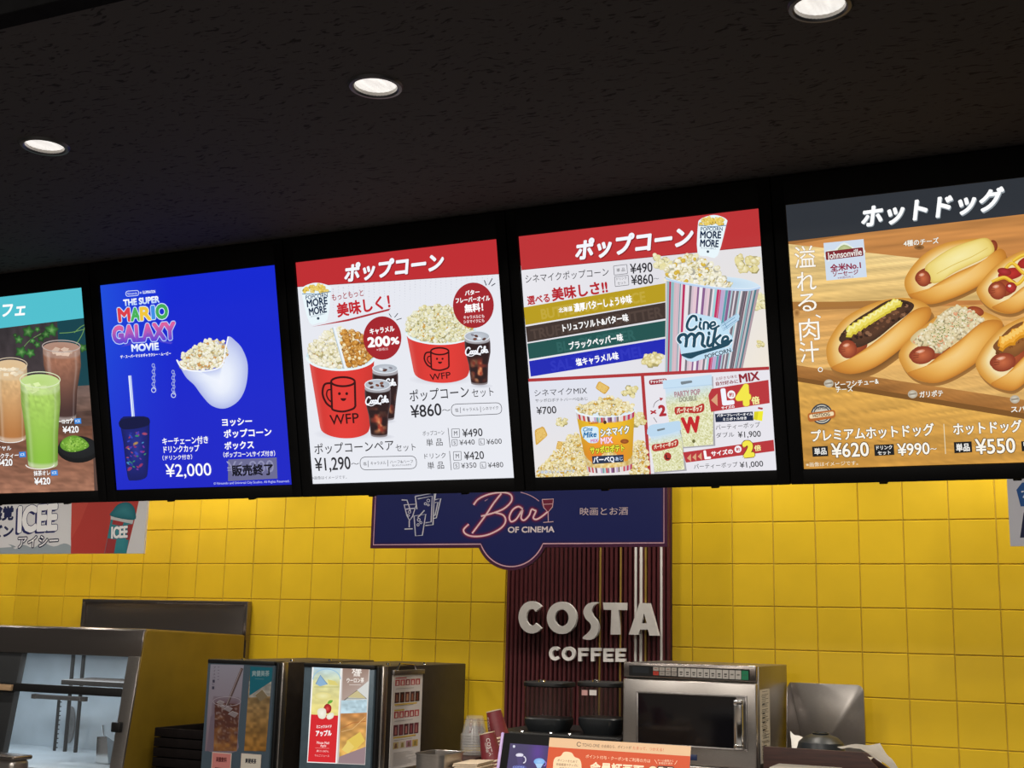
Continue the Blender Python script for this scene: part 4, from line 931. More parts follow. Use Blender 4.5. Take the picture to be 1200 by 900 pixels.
def mustard_top():
    a.ell(590, 250, 62, 28, 'c4342e', '9a2420', -.2); a.ell(690, 190, 70, 30, 'c4342e', '9a2420', -.3)
    for p in ([(500, 290), (560, 268), (620, 300), (660, 262)], [(560, 232), (600, 200), (660, 250), (720, 220)], [(600, 190), (660, 160), (720, 200), (790, 150)]): a.line(sm(p, 8, False), 17, 'd9a626'); a.line(sm([(x, y-3) for x, y in p], 8, False), 9, 'f0c84a')
    a.ell(592, 316, 26, 26, 'c23a34', '8e2420'); a.ell(585, 308, 8, 6, 'f2dcd8', n=10)
    a.ell(560, 240, 34, 18, 'b4343a', '8e2420', .2)
hd([(430, 350), (440, 300), (520, 210), (620, 150), (700, 128), (790, 140), (820, 190), (760, 300), (660, 410), (580, 442), (490, 415)],
   [(500, 412), (560, 385), (640, 320), (740, 250), (815, 180), (822, 200), (762, 302), (662, 412), (582, 442)], (528, 330), 42, 44, None, mustard_top)
def chili_top():
    a.blob([(505, 600), (540, 555), (600, 500), (680, 470), (760, 470), (740, 540), (650, 620), (600, 650), (540, 630)], [(0, '7a4a24'), (.5, '96602e'), (1, '8a5628')], smooth=4)
    r = random.Random(6)
    for _ in range(50): t = r.random(); a.ell(530+t*180+r.uniform(-20, 20), 610-t*110+r.uniform(-28, 28), r.uniform(6, 13), r.uniform(5, 10), r.choice(('a8703a', '7a4520', 'c48c4e', '6a3a1a')), n=8, lift=False)
    t = np.linspace(0, 1, 60); x, y = 545+t*190, 590-t*120; wv = np.sin(t*70)*9; a.line(np.c_[x+wv, y+wv], 54, 'd08a1c'); a.line(np.c_[x+wv, y-8+wv], 36, 'eda93a'); a.line(np.c_[x+wv, y-16+wv], 12, 'f6c868')
hd([(425, 700), (440, 630), (520, 530), (620, 470), (720, 440), (800, 470), (795, 560), (700, 720), (620, 800), (560, 806), (480, 770)],
   [(495, 778), (560, 740), (640, 660), (720, 580), (800, 490), (796, 562), (702, 722), (622, 802), (560, 807)], (555, 674), 60, 44, None, chili_top)
a.frame(*fD)
a.poly([(40, 110), (1000, -20), (1000, 105), (54, 216)], '2c3138')
a.text('ホットドッグ', (252, 152), (642, 100), 62, '8f989f', .04, .2); a.text('ホットドッグ', (250, 150), (640, 96), 62, 'ffffff', .04, .2)
def W(t, p0, p1, h, b=.025): T(t, p0, p1, h, 'fbf6ea', b, 0, '5a3d1e', .035)
for ch, x, y, s in (('溢', 100, 257, 62), ('れ', 104, 322, 58), ('る', 106, 378, 56), ('、', 132, 404, 44), ('肉', 112, 452, 60), ('汁', 112, 512, 58), ('。', 138, 548, 44)):
    g0 = .9 if ch not in '、。' else .3
    T(ch, (x-s*.5*g0, y+2), (x+s*.5*g0, y-2), s, 'fdf8ee', .004, 0, '8a6436', .012)
a.poly([(150, 220), (258, 209), (267, 311), (158, 321)], 'cfdcec'); a.blob([(158, 262), (160, 240), (180, 238), (205, 218), (235, 234), (254, 230), (256, 250)], [(0, 'e8efe6'), (1, 'dfe8d4')], smooth=3)
a.blob([(188, 240), (205, 224), (228, 236)], [(0, 'a9b47c'), (1, 'c4cc98')], smooth=3); a.rrect([(155, 243), (256, 231), (258, 254), (157, 266)], 4, '7e2630'); T('Johnsonville', (160, 255), (253, 243), 18, 'f6f4ee', .012)
T('全米No.1', (168, 288), (251, 278), 21, '8e2440', .035); T('ソーセージ', (175, 304), (244, 297), 15, '8e2440', .03); T('※米国内売上', (188, 314), (232, 310), 6, '8e2440', .01)
W('4種のチーズ', (366, 221), (461, 212), 17); W('ビーフシチュー&', (182, 602), (299, 591), 17); W('チーズ', (184, 615), (230, 612), 15); W('ガリポテ', (409, 628), (473, 624), 18); W('スパイシー', (656, 668), (760, 664), 18)
for x, y in ((165, 598), (391, 627), (667, 641)):
    a.ell(x, y, 13, 11, 'cfc7b6', 'b5ab98'); a.ell(x, y, 9, 7, 'e6e0d4', 'c4bca8', n=14); a.line([(x-10, y+1), (x+10, y-2)], 5, '9a8f7e')
a.ell(146, 680, 29, 28, '3a4450', '2f3844'); a.ering(146, 680, 24, 23, 2.5, 'd8d2c0'); a.ell(146, 680, 20, 19, 'd9d2c2', 'c9c0ac'); T('PREMIUM', (126, 664), (166, 662), 8, '3a3f48', .03)
a.rrect([(107, 678), (182, 668), (184, 690), (110, 702)], 9, 'b5662c'); a.rrect([(112, 682), (178, 673), (179, 684), (114, 693)], 5, 'efd9b0'); T('HOTDOG', (122, 685), (168, 680), 9, '4a2a18', .03)
W('プレミアムホットドッグ', (118, 739), (449, 721), 34); W('ホットドッグ', (500, 721), (686, 712), 34)
def blk(q, *tx):
    a.poly(q, '12151b')
    for t_ in tx: T(*t_, 'f4f2ec', .025)
blk([(120, 768), (162, 766), (164, 793), (122, 795)], ('単品', (126, 781), (159, 779), 19)); W('¥620', (172, 779), (273, 774), 38, .015)
blk([(287, 763), (340, 761), (342, 790), (289, 793)], ('ドリンク', (293, 771), (336, 769), 12), ('セット', (297, 785), (332, 783), 12)); W('¥990', (350, 777), (437, 772), 32, .015); W('〜', (438, 775), (456, 773), 14)
a.line([(475, 707), (480, 788)], 2, 'e6d9b8')
blk([(502, 756), (550, 754), (552, 783), (504, 786)], ('単品', (508, 771), (545, 769), 22)); W('¥550', (560, 769), (668, 764), 40, .015)
blk([(684, 754), (740, 752), (742, 778), (686, 781)], ('ドリンク', (690, 761), (736, 759), 12), ('セット', (694, 773), (732, 771), 12)); W('¥920', (752, 766), (840, 761), 34, .015)
T('※画像はイメージです。', (104, 816), (244, 811), 12, 'f4ead2', .01)
a.build('screen', M['art_lit'], DTH[4], .012)

# ------------------------------------------------------------------ printed boards hanging between the displays and the wall
YH = 5.35
def wires(t, xs, z0):
    for x in xs: G().tube([(x, YH+.008, z0), (x, YH+.008, CEIL)], .0015, 6).obj('hanging_wire', M['chrome'], t)
def flat(t, name, loop, depth, m, y0=YH):
    return G().prism([(x, y0+.0008, z) for x, z in loop], (0, depth, 0)).obj(name, m, t)
# cinema bar board with a round badge
zb, zt, xl, xr = .374, .92, -3.187, -1.656
c0 = at_y(420+568/3.158, 560+190/3.158, YH); cr = c0[2]-at_y(420+568/3.158, 560+342/3.158, YH)[2]; ccx, ccz = c0[0], c0[2]
a = Art((xl, YH, ccz-cr), (1, 0, 0), (0, 0, 1), xr-xl, zt-ccz+cr)
lz = zb-(ccz-cr); cl = (ccx-xl, cr)      # band foot and circle centre in board metres
h0 = math.sqrt(cr*cr-(cl[1]-lz)**2)
def outline(d):
    r = cr-d; hh = math.sqrt(max(r*r-(cl[1]-lz-d)**2, 0)); t0 = math.atan2(lz+d-cl[1], -hh); t1 = math.atan2(lz+d-cl[1], hh)
    arc = [(cl[0]+r*math.cos(q), cl[1]+r*math.sin(q)) for q in np.linspace(t0, t1, 28)]
    e = .4*d
    return [(d, a.h-d), (d, lz+d)]+arc+[(a.w-d, lz+d), (a.w-d, a.h-d)]
a.metres(); a.poly(outline(0), '512544'); a.poly(outline(.012), '43204a'); a.poly(outline(.022), '2c2560'); a.poly(outline(.030), '1f2766')
o_ = outline(.017); a.line(o_+[], .0055, 'e9b9c8', True)
a.frame(420, 560, 3.158)
arc = [(568+150*math.cos(q), 190+140*math.sin(q)) for q in np.linspace(math.radians(228), math.radians(312), 18)]
a.line(arc[:6], 3, 'd9aab8'); a.line(arc[-7:], 3, 'd9aab8')
a.frame(440, 565, 6)
STROKES = [[(690, 160), (725, 118), (800, 85), (895, 72), (952, 90), (955, 135), (905, 185), (835, 215), (742, 240)], [(835, 213), (898, 232), (915, 275), (880, 325), (790, 370), (700, 382), (640, 368), (620, 335), (656, 296)],
           [(885, 80), (830, 150), (770, 240), (680, 360)], [(1036, 190), (1005, 172), (965, 195), (942, 245), (955, 278), (992, 258), (1034, 195), (1024, 250), (1045, 268), (1080, 235), (1098, 192), (1118, 198), (1128, 205), (1110, 250), (1130, 262), (1165, 245), (1215, 205)]]
for wd, c in ((58, '2f2566'), (44, '45215c'), (32, '641f52'), (22, '9c2c5c')):
    for st in STROKES: a.line(sm(st, 7, False), wd, c)
for st in STROKES: a.line(sm(st, 7, False), 11, 'ffe0e4')
a.frame(420, 560, 3.158)
a.poly(sm([(679, 100), (684, 82), (720, 80), (720, 102), (702, 126)], 4), '7a2440'); a.line([(680, 80), (722, 78), (718, 108), (702, 127), (686, 110), (680, 80)], 3, 'e8c0c8'); a.line([(702, 127), (703, 162)], 3, 'e8c0c8'); a.line([(684, 165), (722, 162)], 3, 'e8c0c8'); a.line([(684, 98), (720, 96)], 2.5, 'e8c0c8')
a.text('OF CINEMA', (553, 192), (726, 190), 22, 'f2e4e6', .035); a.text('映画とお酒', (820, 124), (998, 122), 30, 'e6cfcf', .006)
a.frame(440, 565, 6); lc = 'd6d7e2'
for P, cl_ in (([(185, 125), (222, 127), (236, 168), (246, 205)], 0), ([(202, 160), (288, 155), (262, 240), (240, 270), (222, 235)], 1), ([(238, 270), (238, 318)], 0), ([(205, 330), (262, 328)], 0), ([(280, 100), (415, 76), (405, 300), (352, 305)], 0), ([(280, 100), (292, 190)], 0), ([(298, 118), (400, 98), (392, 280), (352, 286)], 0), ([(418, 125), (460, 115), (428, 252), (404, 256)], 0), ([(420, 145), (440, 140), (420, 232), (408, 236)], 0), ([(272, 238), (354, 226), (330, 374), (282, 378)], 1), ([(298, 250), (345, 198)], 0), ([(425, 75), (418, 120)], 0), ([(214, 190), (275, 184)], 0)):
    a.line(P, 8, lc, bool(cl_))
for x, y, r in ((372, 130, 10), (352, 152, 8), (372, 160, 7), (240, 210, 9), (232, 235, 7), (305, 265, 10), (320, 285, 8), (300, 300, 8)): a.ering(x, y, r, r, 5, lc, n=14)
t = thing('hanging_board', 'long dark blue bar board with neon-style script and a round badge, above the burgundy slats', 'sign board', (ccx, YH, zt))
a.build('printed_face', M['art_print'], t); flat(t, 'panel', [(x+xl, z+ccz-cr) for x, z in outline(0)], .014, M['maroon_dark']); wires(t, (xl+.3, xr-.3), zt)
# frozen drink board
xl, xr, zb, zt = -6.25, -4.607, .353, .86
a = Art((xl, YH, zb), (1, 0, 0), (0, 0, 1), xr-xl, zt-zb); a.base('dadadd'); a.frame(0, 570, 6.667); T = a.text
a.poly(sm([(-1500, 460), (0, 480), (60, 450), (120, 490), (180, 455), (260, 480), (330, 440), (420, 470), (500, 445), (556, 470), (556, 540), (-1500, 545)], 3), '9aa5ac')
a.poly([(560, 100), (1090, 90), (1060, 230), (985, 530), (553, 532)], 'b8403a'); a.poly([(560, 100), (700, 100), (620, 300), (553, 420)], 'c24c42')
T('新感覚', (-160, 222), (108, 205), 112, '1c2450', .05); T('フローズン', (-330, 372), (106, 345), 100, '1c2450', .045)
for dx, dy, c in ((-15, 15, '1d2560'), (-10, 10, '1d2560'), (-5, 5, '1d2560'), (0, 0, 'f2f2f4')): T('ICEE', (135+dx, 258+dy), (455+dx, 236+dy), 205, c, .042, -.06, '1d2560' if dx == 0 else None, .02)
T('アイシー', (142, 436), (455, 420), 98, 'f2f2f4', .012, 0, '1a1d40', .085)
a.blob([(868, 250), (1034, 286), (1010, 400), (988, 530), (815, 530), (840, 400)], [(0, '2f7f8a'), (.5, '3b8c96'), (1, '3f8f98')], smooth=0)
a.poly([(885, 262), (968, 280), (958, 310), (876, 296)], 'a03a3c'); a.poly([(1000, 300), (1032, 296), (1010, 420), (985, 415)], 'a03a3c'); a.poly([(842, 405), (910, 415), (890, 530), (818, 530)], 'a03a3c'); a.poly([(866, 232), (1044, 262), (1036, 294), (866, 258)], 'c2c6c8')
T('ICEE', (868, 362), (1000, 352), 92, 'f2f3f4', .04, -.05, '23406a', .03)
a.blob([(868, 232), (884, 185), (925, 140), (985, 122), (1035, 145), (1058, 200), (1046, 262)], [(0, '1f6470'), (.3, '2a7480'), (1, '3a8792')], smooth=4)
t = thing('hanging_board', 'pale board picturing a teal domed frozen drink cup on red, over the food warmer', 'sign board', (-5.4, YH, zt))
a.build('printed_face', M['art_print'], t); flat(t, 'panel', [(xl, zb), (xr, zb), (xr, zt), (xl, zt)], .014, M['white']); wires(t, (xl+.3, xr-.3), zt)
# board at the right
xl, xr, zb, zt = -.236, 1.1, .369, .86
a = Art((xl, YH, zb), (1, 0, 0), (0, 0, 1), xr-xl, zt-zb); a.base('c2c3cc'); a.frame(860, 550, 2.5706)
a.poly([(851, 62), (868, 40), (905, 36), (920, 70), (900, 110), (864, 112)], '1f4f8e'); a.line([(866, 68), (884, 64), (872, 84), (890, 92)], 5, 'd6dae6')
a.poly([(873, 130), (900, 128), (896, 205), (862, 206)], '1c2142')
t = thing('hanging_board', 'pale grey board with a blue hexagon badge, cut off under the hot dog menu screen', 'sign board', (.4, YH, zt))
a.build('printed_face', M['art_print'], t); flat(t, 'panel', [(xl, zb), (xr, zb), (xr, zt), (xl, zt)], .014, M['white']); wires(t, (xl+.3, xr-.3), zt)

# ------------------------------------------------------------------ burgundy slatted panel with raised letters
PX0, PX1 = -2.700, -1.816
t = thing('slatted_wall_panel', 'tall burgundy slatted wall panel with white and gold vertical strips on yellow tiles', 'wall panel', ((PX0+PX1)/2, 5.94, -.75))
G().box(PX0, PX1, 5.928, 5.9455, -.745, 1.30, .002).obj('backing_board', M['maroon_dark'], t)
g = G(); n = 36; p = (PX1-PX0)/n
for i in range(n):
    x = PX0+(i+.5)*p; w_ = p*.33
    g.prism([(x-w_, 5.928, -.745), (x-w_, 5.917, -.745), (x-w_*.5, 5.912, -.745), (x+w_*.5, 5.912, -.745), (x+w_, 5.917, -.745), (x+w_, 5.928, -.745)], (0, 0, 2.045))
g.obj('slats', M['maroon'], t)
def strip_x(zx): return at_y(420+zx/3.158, 655, 5.91)[0]
for zx, wd, nm, mt in ((1026, .010, 'white_strip', 'white'), (1046, .013, 'white_strip', 'white'), (1121, .011, 'white_strip', 'white'), (896, .009, 'gold_strip', 'gold'), (971, .008, 'gold_strip', 'gold'), (1063, .008, 'gold_strip', 'gold')):
    x = strip_x(zx); G().box(x-wd/2, x+wd/2, 5.908, 5.9285, -.745, 1.30, .001).obj(nm, M[mt], t)
YLET = 5.880
t = thing('letter_sign', 'raised white coffee lettering in two lines on the burgundy slatted panel', 'lettering', (-2.25, 5.912, -.05))
def ext(vs, fs, name, depth=.022):
    """flat letter outline in sheet units of the 3.158 crop, made solid"""
    b = G(); P = [at_y(420+x/3.158, 560+y/3.158, YLET) for x, y in vs]; n = len(P)
    cnt = {}
    for f in fs:
        for i, j in zip(f, f[1:]+f[:1]): cnt[(i, j)] = 1
    sides = [(i, j, n+j, n+i) for (i, j) in cnt if (j, i) not in cnt]
    b.mesh(P+[p+np.array([0, depth, 0]) for p in P], [tuple(f) for f in fs]+[tuple(n+i for i in f[::-1]) for f in fs]+sides)
    return b.obj(name, M['white'], t, 40)
def ringl(cx, cy, rx, ry, wd, a0=0, a1=360, n=36):
    full = a1-a0 >= 360; k = n if full else n+1; vs = []; fs = []
    for i in range(k):
        q = math.radians(a0+(a1-a0)*i/n); vs += [(cx+rx*math.cos(q), cy-ry*math.sin(q)), (cx+(rx-wd)*math.cos(q), cy-(ry-wd)*math.sin(q))]
    for i in range(n): j = (i+1) % k; fs.append([2*i, 2*j, 2*j+1, 2*i+1])
    return vs, fs
def polyl(pts):
    P = [Vector((x, y, 0)) for x, y in pts]; return list(map(tuple, pts)), [list(f) for f in tessellate_polygon([P])]
ext(*ringl(641, 516, 49, 60, 29, 42, 318), 'letter'); ext(*ringl(752, 518, 55, 60, 29), 'letter')
ext(*polyl([tuple(p) for p in sm([(888, 461), (862, 461), (842, 472), (832, 495), (840, 520), (857, 538), (860, 556), (848, 574), (832, 588), (832, 596), (858, 599), (880, 584), (889, 558), (884, 530), (868, 510), (863, 490), (872, 472)], 5)]), 'letter')
ext(*polyl([(905, 461), (991, 462), (990, 489), (962, 489), (966, 580), (933, 580), (936, 489), (907, 488)]), 'letter')
A_ = [(1040, 463), (1078, 464), (1112, 584), (1077, 584), (1072, 562), (1042, 561), (1036, 581), (1000, 580)]
Ah = [(1057, 500), (1067, 538), (1047, 538)]
fs = [list(f) for f in tessellate_polygon([[Vector((x, y, 0)) for x, y in A_], [Vector((x, y, 0)) for x, y in Ah]])]
ext(A_+Ah, fs, 'letter')
ext(*ringl(727, 650, 22, 26, 12, 45, 315), 'letter'); ext(*ringl(777, 651, 25, 26, 12), 'letter')
for x0, k in ((813, 'F'), (860, 'F'), (906, 'E'), (951, 'E')):
    y0, y1, w_, s_ = 629 if x0 < 900 else 631, 679 if x0 < 900 else 681, 36, 12
    if k == 'F': P = [(x0, y0), (x0+w_, y0), (x0+w_, y0+s_), (x0+s_, y0+s_), (x0+s_, y0+20), (x0+w_-4, y0+20), (x0+w_-4, y0+31), (x0+s_, y0+31), (x0+s_, y1), (x0, y1)]
    else: P = [(x0, y0), (x0+w_, y0), (x0+w_, y0+s_), (x0+s_, y0+s_), (x0+s_, y0+20), (x0+w_-4, y0+20), (x0+w_-4, y0+31), (x0+s_, y0+31), (x0+s_, y1-s_), (x0+w_, y1-s_), (x0+w_, y1), (x0, y1)]
    ext(*polyl(P), 'letter')
for zx, zy in ((610, 516), (700, 518), (848, 500), (949, 540), (1025, 560), (1090, 560), (711, 650), (758, 651), (819, 655), (866, 655), (912, 656), (957, 656)):
    p = at_y(420+zx/3.158, 560+zy/3.158, YLET+.01); G().box(p[0]-.004, p[0]+.004, YLET+.015, 5.9285, p[2]-.004, p[2]+.004).obj('standoff', M['steel_dark'], t)

# ------------------------------------------------------------------ counters
CT = -.75
t = thing('back_counter', 'long grey counter along the yellow wall, under the food warmer and drink machines', 'counter', (-2.8, 4.9, FLOOR))
G().box(-7.2, 1.6, 3.86, 5.93, CT-.04, CT, .006).obj('worktop', M['counter'], t); G().box(-7.15, 1.55, 3.92, 5.92, FLOOR, CT-.04).obj('cabinet', M['brown_body'], t)
t = thing('front_counter', 'black service counter in front, carrying the small screen and the orange card', 'counter', (-.2, 2.8, FLOOR))
FT = -.445
G().box(-2.0, 1.6, 2.40, 3.3, FT-.04, FT, .006).obj('worktop', M['black'], t); G().box(-1.95, 1.55, 2.46, 3.25, FLOOR, FT-.04).obj('cabinet', M['brown_body'], t)

# ------------------------------------------------------------------ food warmer on the left
WX = -4.23; wy = lambda z: 4.975+(z+.044)*.131
def fp(u, v, dy=0):
    Y = 4.95
    for _ in range(6): P = at_y(u, v, Y); Y = wy(P[2])
    return at_y(u, v, Y)+np.array([0, dy, 0])
zh = fp(100, 768)[2]; WL = -6.1
t = thing('food_warmer', 'stainless glass-fronted food warmer with a dull yellow side panel', 'food warmer', (-5.1, 5.4, CT))
prof = [(wy(zh), zh), (wy(-.052), -.052), (wy(-.044)+.012, -.044), (5.79, -.068), (5.79, zh)]
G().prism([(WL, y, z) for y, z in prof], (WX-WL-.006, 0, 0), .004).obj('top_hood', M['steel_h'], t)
prof = [(wy(CT)+.004, CT), (wy(-.06)+.006, -.062), (wy(-.05)+.02, -.050), (5.792, -.072), (5.792, CT)]
G().prism([(WX-.02, y, z) for y, z in prof], (.02, 0, 0), .003).obj('side_panel', M['yellow_enamel'], t)
def front_bar(name, x0, x1, z0, z1, m, y0=-.006, y1=.03, bev=.003):
    return G().hexa([(x0, wy(z0)+y0, z0), (x1, wy(z0)+y0, z0), (x1, wy(z0)+y1, z0), (x0, wy(z0)+y1, z0), (x0, wy(z1)+y0, z1), (x1, wy(z1)+y0, z1), (x1, wy(z1)+y1, z1), (x0, wy(z1)+y1, z1)], bev).obj(name, m, t)
pr_ = fp(151, 769)[0]
front_bar('corner_post', pr_, WX-.001, CT, zh+.004, M['steel'])
lx = fp(22, 775)[0]
front_bar('door_post', WL, lx, CT, zh, M['black'], .012, .05)
zm = fp(60, 808)[2]; front_bar('middle_rail', WL, pr_, zm-.018, zm+.022, M['black'], -.002, .025)
p0 = fp(0, 806)[0]; p1 = fp(16, 806)[0]; front_bar('door_pull', p0-.1, p1, zm-.016, zm+.014, M['wood'], -.02, -.002)
g = G(); zz = (CT+.002, zh-.001); g.quad([(WL+.01, wy(zz[0])+.012, zz[0]), (pr_+.002, wy(zz[0])+.012, zz[0]), (pr_+.002, wy(zz[1])+.012, zz[1]), (WL+.01, wy(zz[1])+.012, zz[1])])
g.obj('glass', M['glass'], t)
g = G(); g.box(WL, WX-.021, 5.76, 5.79, CT, zh); g.box(WL, WX-.021, wy(CT)+.05, 5.76, CT, CT+.01); g.box(WX-.03, WX-.0205, wy(CT)+.12, 5.76, CT, zh); g.box(WL, WL+.02, wy(CT)+.1, 5.76, CT, zh)
g.obj('lining', M['interior'], t)
YB = 5.60
def inn(zx, zy, Y=YB): return at_y(zx/4.09, 680+zy/4.09, Y)
for (xa, xb) in ((352, 322), (402, 362)):
    q0, q1 = inn(xa, 360), inn(xb, 905); q0[2] = zh; G().tube([q0, (q0[0], YB, CT+.01)], .011, 8).obj('rack_post', M['black'], t)
q0 = inn(283, 570); g = G(); g.box(q0[0]-.008, q0[0]+.008, YB-.004, YB+.004, CT+.01, q0[2])
for k in range(11): z = q0[2]-.015-k*.025; g.box(q0[0], q0[0]+.02, YB-.003, YB+.003, z-.003, z+.003)
g.obj('rack_strip', M['black'], t)
q0, q1 = inn(185, 555), inn(418, 560); g = G(); g.box(q0[0], q1[0], YB-.04, YB-.012, q0[2]-.012, q0[2]+.012, .004)
for q in (q0, q1): g.lathe([(0, -.015), (.022, -.012), (.022, .012), (0, .015)], (q[0], YB-.026, q0[2]), 14)
g.obj('rack_rail', M['bronze'], t)
q0, q1 = inn(318, 488, 5.3), inn(604, 490, 5.3); G().hexa([(q0[0], 5.26, q0[2]-.012), (q1[0]+.05, 5.26, q0[2]-.012), (q1[0]+.05, 5.5, q0[2]-.005), (q0[0], 5.5, q0[2]-.005), (q0[0], 5.26, q0[2]+.014), (q1[0]+.05, 5.26, q0[2]+.014), (q1[0]+.05, 5.5, q0[2]+.02), (q0[0], 5.5, q0[2]+.02)], .003).obj('upper_shelf', M['bronze'], t)
q0 = inn(243, 700); G().lathe([(0, -.003), (.055, -.003), (.055, .003), (.04, .003), (.04, .001), (0, .001)], (q0[0], 5.752, q0[2]), 28, sx=.62, sy=1.9, rot=Matrix.Rotation(math.pi/2, 3, 'X')).obj('vent_cover', M['steel_dark'], t)
q0 = inn(516, 566); G().box(q0[0]-.022, q0[0]+.022, 5.75, 5.762, q0[2]-.03, q0[2]+.03, .004).obj('wall_socket', M['white'], t)
q0 = fp(140, 852); G().box(q0[0]-.03, q0[0]+.025, q0[1]-.028, q0[1]+.002, q0[2]-.024, q0[2]+.024, .006).obj('latch', M['black'], t)
l = area('warmer_lamp', (-5.2, 5.32, zh-.02), (0, 0, 0), 1.3, .2, 6.5, (.82, .92, 1))
# scoop hanging inside the warmer
q0 = inn(490, 752, 5.25); t = thing('popcorn_scoop', 'shiny metal scoop standing inside the glass food warmer', 'scoop', (q0[0], 5.25, CT+.012))
g = G(); H_ = q0[2]; x = q0[0]
g.mesh([(x-.035, 5.25, H_), (x+.03, 5.25, H_+.006), (x+.05, 5.30, H_-.03), (x-.02, 5.30, H_-.02), (x-.03, 5.25, CT+.012), (x+.055, 5.25, CT+.012), (x+.06, 5.30, CT+.012), (x-.02, 5.30, CT+.012)], [(0, 1, 5, 4), (1, 2, 6, 5), (2, 3, 7, 6), (3, 0, 4, 7), (4, 5, 6, 7), (0, 1, 2, 3)])
g.obj('blade', M['chrome'], t, 0); G().tube([(x, 5.275, H_-.012), (x-.01, 5.27, H_+.02), (x-.015, 5.265, H_+.06)], .007).obj('handle', M['chrome'], t)
# steel backguard above it
t = thing('steel_backguard', 'stainless steel upstand rising behind the food warmer against the yellow tiles', 'backguard', (-4.9, 5.92, CT))
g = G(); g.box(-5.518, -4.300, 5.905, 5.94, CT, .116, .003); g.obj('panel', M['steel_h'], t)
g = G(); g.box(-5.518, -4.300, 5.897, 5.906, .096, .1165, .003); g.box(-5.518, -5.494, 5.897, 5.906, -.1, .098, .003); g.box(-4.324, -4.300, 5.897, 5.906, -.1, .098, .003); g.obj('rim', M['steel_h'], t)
# steel box at the lower left
q0 = at_y(37, 892, 4.46)
t = thing('steel_container', 'low stainless container with a rounded corner at the bottom left, in front of the warmer', 'container', (q0[0]-.35, 4.4, CT))
zt_ = at_y(20, 887, 4.35)[2]
G().box(q0[0]-.8, q0[0], 4.35, 4.46, CT, zt_-.012, .03, 4).obj('body', M['steel'], t); G().box(q0[0]-.8, q0[0]+.004, 4.345, 4.465, zt_-.02, zt_, .009, 3).obj('lid', M['steel_h'], t)

# dark trays stacked beside the warmer
order = ['bottom', 'second from the bottom', 'middle', 'second from the top', 'topmost']
for k in range(5):
    z0 = CT+k*.047
    t = thing('serving_tray', f'dark brown tray, {order[k]} of the stack beside the yellow warmer panel', 'tray', (-4.03, 5.27, z0), 'stacked dark trays')
    g = G(); x0, x1, y0, y1 = -4.19, -3.885, 5.05, 5.5; g.box(x0+.012, x1-.012, y0+.012, y1-.012, z0, z0+.006, .002)
    g.obj('base', M['tray'], t); g = G()
    e = .014
    for (xa, xb, ya, yb) in ((x0, x1, y0, y0+e), (x0, x1, y1-e, y1), (x0, x0+e, y0+e, y1-e), (x1-e, x1, y0+e, y1-e)): g.box(xa, xb, ya, yb, z0+.001, z0+.043, .003)
    g.obj('rim', M['tray'], t)

# ------------------------------------------------------------------ drink machines
DT = -.178
def machine(label, x0, x1):
    t = thing('drink_dispenser', label, 'drink dispenser', ((x0+x1)/2, 5.4, CT), 'drink machines on the back counter')
    G().box(x0, x1, 5.06, 5.88, CT, DT-.004, .006).obj('body', M['brown_body'], t)
    G().box(x0+.002, x1-.03, 5.004, 5.062, CT+.01, DT-.018, .005).obj('door', M['slate'], t)
    G().box(x0, x1-.028, 5.0, 5.09, DT-.020, DT, .005).obj('top_cap', M['black'], t)
    G().box(x1-.027, x1-.012, 5.015, 5.062, CT+.01, DT-.006, .003).obj('door_edge', M['black'], t)
    G().box(x1-.011, x1+.0015, 5.035, 5.075, CT+.005, DT-.004, .002).obj('corner_strip', M['steel'], t)
    for x, y in ((x0+.15, 5.08), (x1-.10, 5.25), (x1-.04, 5.5)): G().lathe([(0, DT+.008), (.008, DT+.006), (.011, DT-.005)], (x, y, 0), 12).obj('screw', M['chrome'], t)
    return t
t = machine('dark drink machine with two unlit pictures of iced drinks, next to the food warmer', -3.86, -3.445)
a = Art((-3.858, 5.0035, CT+.012), (1, 0, 0), (0, 0, 1), .385, DT-.018-CT-.012); a.base('5c6f80'); a.frame(170, 765, 6.667); T = a.text
a.quad([(512, 90), (772, 96), (715, 770), (468, 768)], lambda S, T_, P: hx('b4b2c6')+(hx('a08a98')-hx('b4b2c6'))*T_[:, None], 8, 16)
for i, ch in enumerate('アイスコーヒー'): T(ch if ch != 'ー' else '|', (535-i*2, 115+i*26), (553-i*2, 114+i*26), 18, '4a4862', .01)
for i in range(5): T('・', (568-i, 112+i*24), (582-i, 112+i*24), 18, '5a587a', .01)
a.blob([(530, 360), (560, 340), (680, 345), (745, 360), (738, 500), (722, 640), (716, 770), (500, 770), (510, 560)], [(0, '9c8fa0'), (.3, '8a6f7c'), (.7, '7d5a5c'), (1, '76504e')], smooth=3)
def tea(S, T_, P):
    n = vnoise(P[:, 0]/34, P[:, 1]/30, 4); n2 = vnoise(P[:, 0]/14, P[:, 1]/12, 6)
    C = hx('6a4038')+(hx('c7894a')-hx('6a4038'))*np.clip(T_*1.1-.35+(n-.5)*.9, 0, 1)[:, None]; k = np.clip((n2-.62)*3, 0, .6)[:, None]*np.clip(1.2-T_, 0, 1)[:, None]
    return C*(1-k)+hx('d9cdd2')*k
a.quad([(545, 390), (738, 400), (716, 768), (535, 768)], tea, 24, 40); a.quad([(512, 500), (545, 470), (535, 768), (480, 768)], '8d7d90')
a.poly([(748, 118), (768, 124), (640, 440), (612, 450)], '6f5a5a'); a.line([(752, 125), (630, 420)], 6, 'b9a8ac')
for x, y, r in ((590, 390, 30), (650, 440, 34), (690, 480, 40), (610, 420, 22)): a.poly([(x-r, y), (x-r*.2, y-r*.6), (x+r, y-r*.1), (x+r*.3, y+r*.7)], 'a89ca2'); a.line([(x-r, y), (x-r*.2, y-r*.6), (x+r, y-r*.1)], 4, 'd8d2da')
